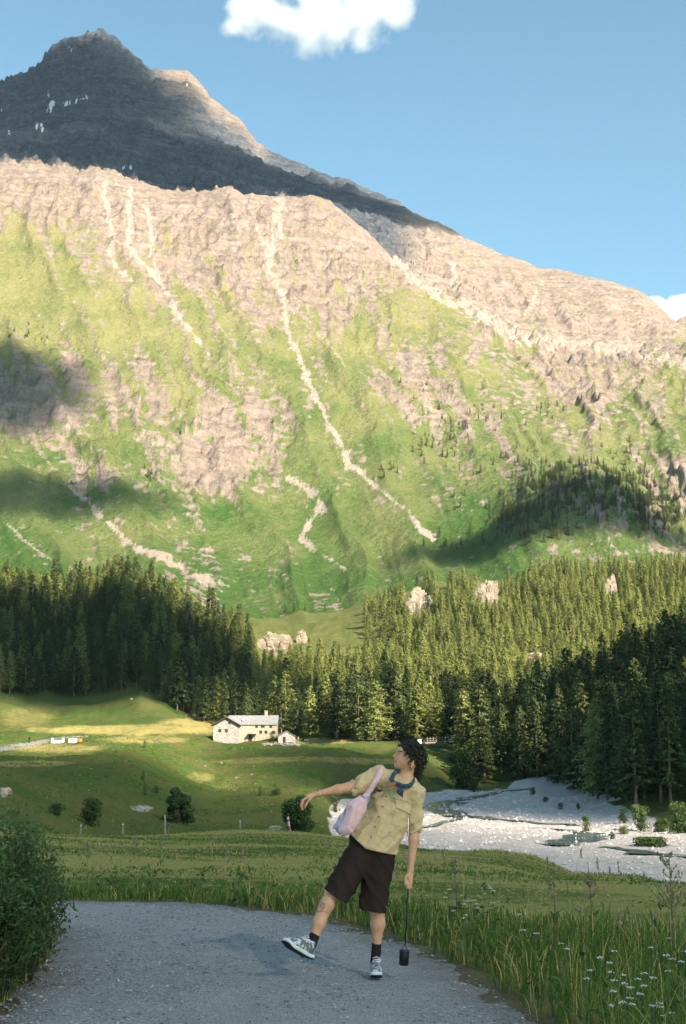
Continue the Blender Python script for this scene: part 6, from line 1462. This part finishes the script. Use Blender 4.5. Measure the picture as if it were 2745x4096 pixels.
# ---- black canister swinging on its cord
can = thing('hanging_canister', 'small black canister hanging on a cord from the man\'s left hand', 'canister', tuple(J(1152, 2146, -.03)))
CO = np.array(can.location); c0 = J(1150, 2140, -.03) - CO; c1 = J(1155, 2004, -.03) - CO; dd_ = c1 - c0
def cpart(name, mb, mat, par=can): return obj(name, mb.mesh(name, True), mat, par)
cpart('body', MB().tube([c0, c0 + dd_ * .03, c0 + dd_ * .06, c0 + dd_ * .94, c0 + dd_ * .97, c1], [36 * U, 40 * U, 42 * U, 43 * U, 41 * U, 36 * U], 20), M_BLACK)
ld = cpart('lid', MB().tube([c0 + dd_ * .86, c0 + dd_ * .88, c0 + dd_ * .98, c1 + dd_ * .02], [44.5 * U, 45.5 * U, 45 * U, 40 * U], 20), plain('blue_black_lid', (.012, .018, .035), .4, .2, 60, 0, .4))
cpart('loop', MB().tube([c1 + (-.02, 0, 0), c1 + (-.012, 0, .018), c1 + (.004, 0, .03), c1 + (.016, 0, .016), c1 + (.02, 0, 0)], [.0022] * 5, 5), M_BLACK, ld)
hc_ = J(1187, 1452, -.05) - CO; cpart('cord', MB().tube([c1 + (.004, 0, .028), c1 * .5 + hc_ * .5 + (.004, 0, 0), hc_], [.0045] * 3, 6), M_BLACK)
cpart('cord_loop', MB().tube([hc_, hc_ + (.014, -.01, .04), hc_ + (.0, -.012, .075), hc_ + (-.014, -.005, .035), hc_], [.0026] * 5, 5), M_BLACK)

# ---- far walkers on the meadow
def walker(name, label, u, v, hgt, cols, seed):
    g = ground_at(u, v, 200, 470); o = thing(name, label, 'person', tuple(g)); s = hgt / 1.75
    def fig(parts, nm, col):
        S = SDF((-.45, -.35, -.02), (.45, .35, 1.85), .02)
        for a, b_, r0, r1 in parts: S.cone(a, b_, r0, r1, .03)
        me = S.mesh(nm, 1); vv3 = verts_of(me) * s; me.vertices.foreach_set('co', vv3.astype(np.float32).ravel()); me.update(); obj(nm, me, plain(nm + '_cloth', col, .9), o)
    fig([((0, 0, 1.62), (0, 0, 1.66), .10, .10), ((0, 0, 1.45), (0, 0, 1.58), .06, .06), ((0, 0, 1.35), (0, 0, .95), .15, .13), ((-.17, 0, 1.40), (-.24, .03, 1.1), .055, .045), ((-.24, .03, 1.1), (-.22, -.08, .85), .042, .035), ((.17, 0, 1.40), (.24, .03, 1.1), .055, .045), ((.24, .03, 1.1), (.22, -.08, .85), .042, .035),
         ((-.08, 0, .95), (-.1, -.08, .5), .085, .06), ((-.1, -.08, .5), (-.1, .0, .07), .058, .042), ((-.1, 0, .05), (-.1, -.12, .04), .045, .04), ((.08, 0, .95), (.1, .08, .5), .085, .06), ((.1, .08, .5), (.1, .18, .09), .058, .042), ((.1, .18, .06), (.1, .08, .04), .045, .04)], 'body', cols[0])
    fig([((0, 0, 1.38), (0, 0, .92), .19, .18), ((-.17, 0, 1.40), (-.23, .03, 1.14), .075, .065), ((.17, 0, 1.40), (.23, .03, 1.14), .075, .065)], 'jacket', cols[1])
walker('person', 'distant dark clothed walker on the grey track at left', 29.3, 743.4, 1.75, ((.02, .02, .02), (.02, .02, .022)), 1)
walker('person', 'distant figure in orange with blue top beside the stone hut', 298.2, 742.0, 1.75, ((.05, .10, .16), (.55, .16, .04)), 2)
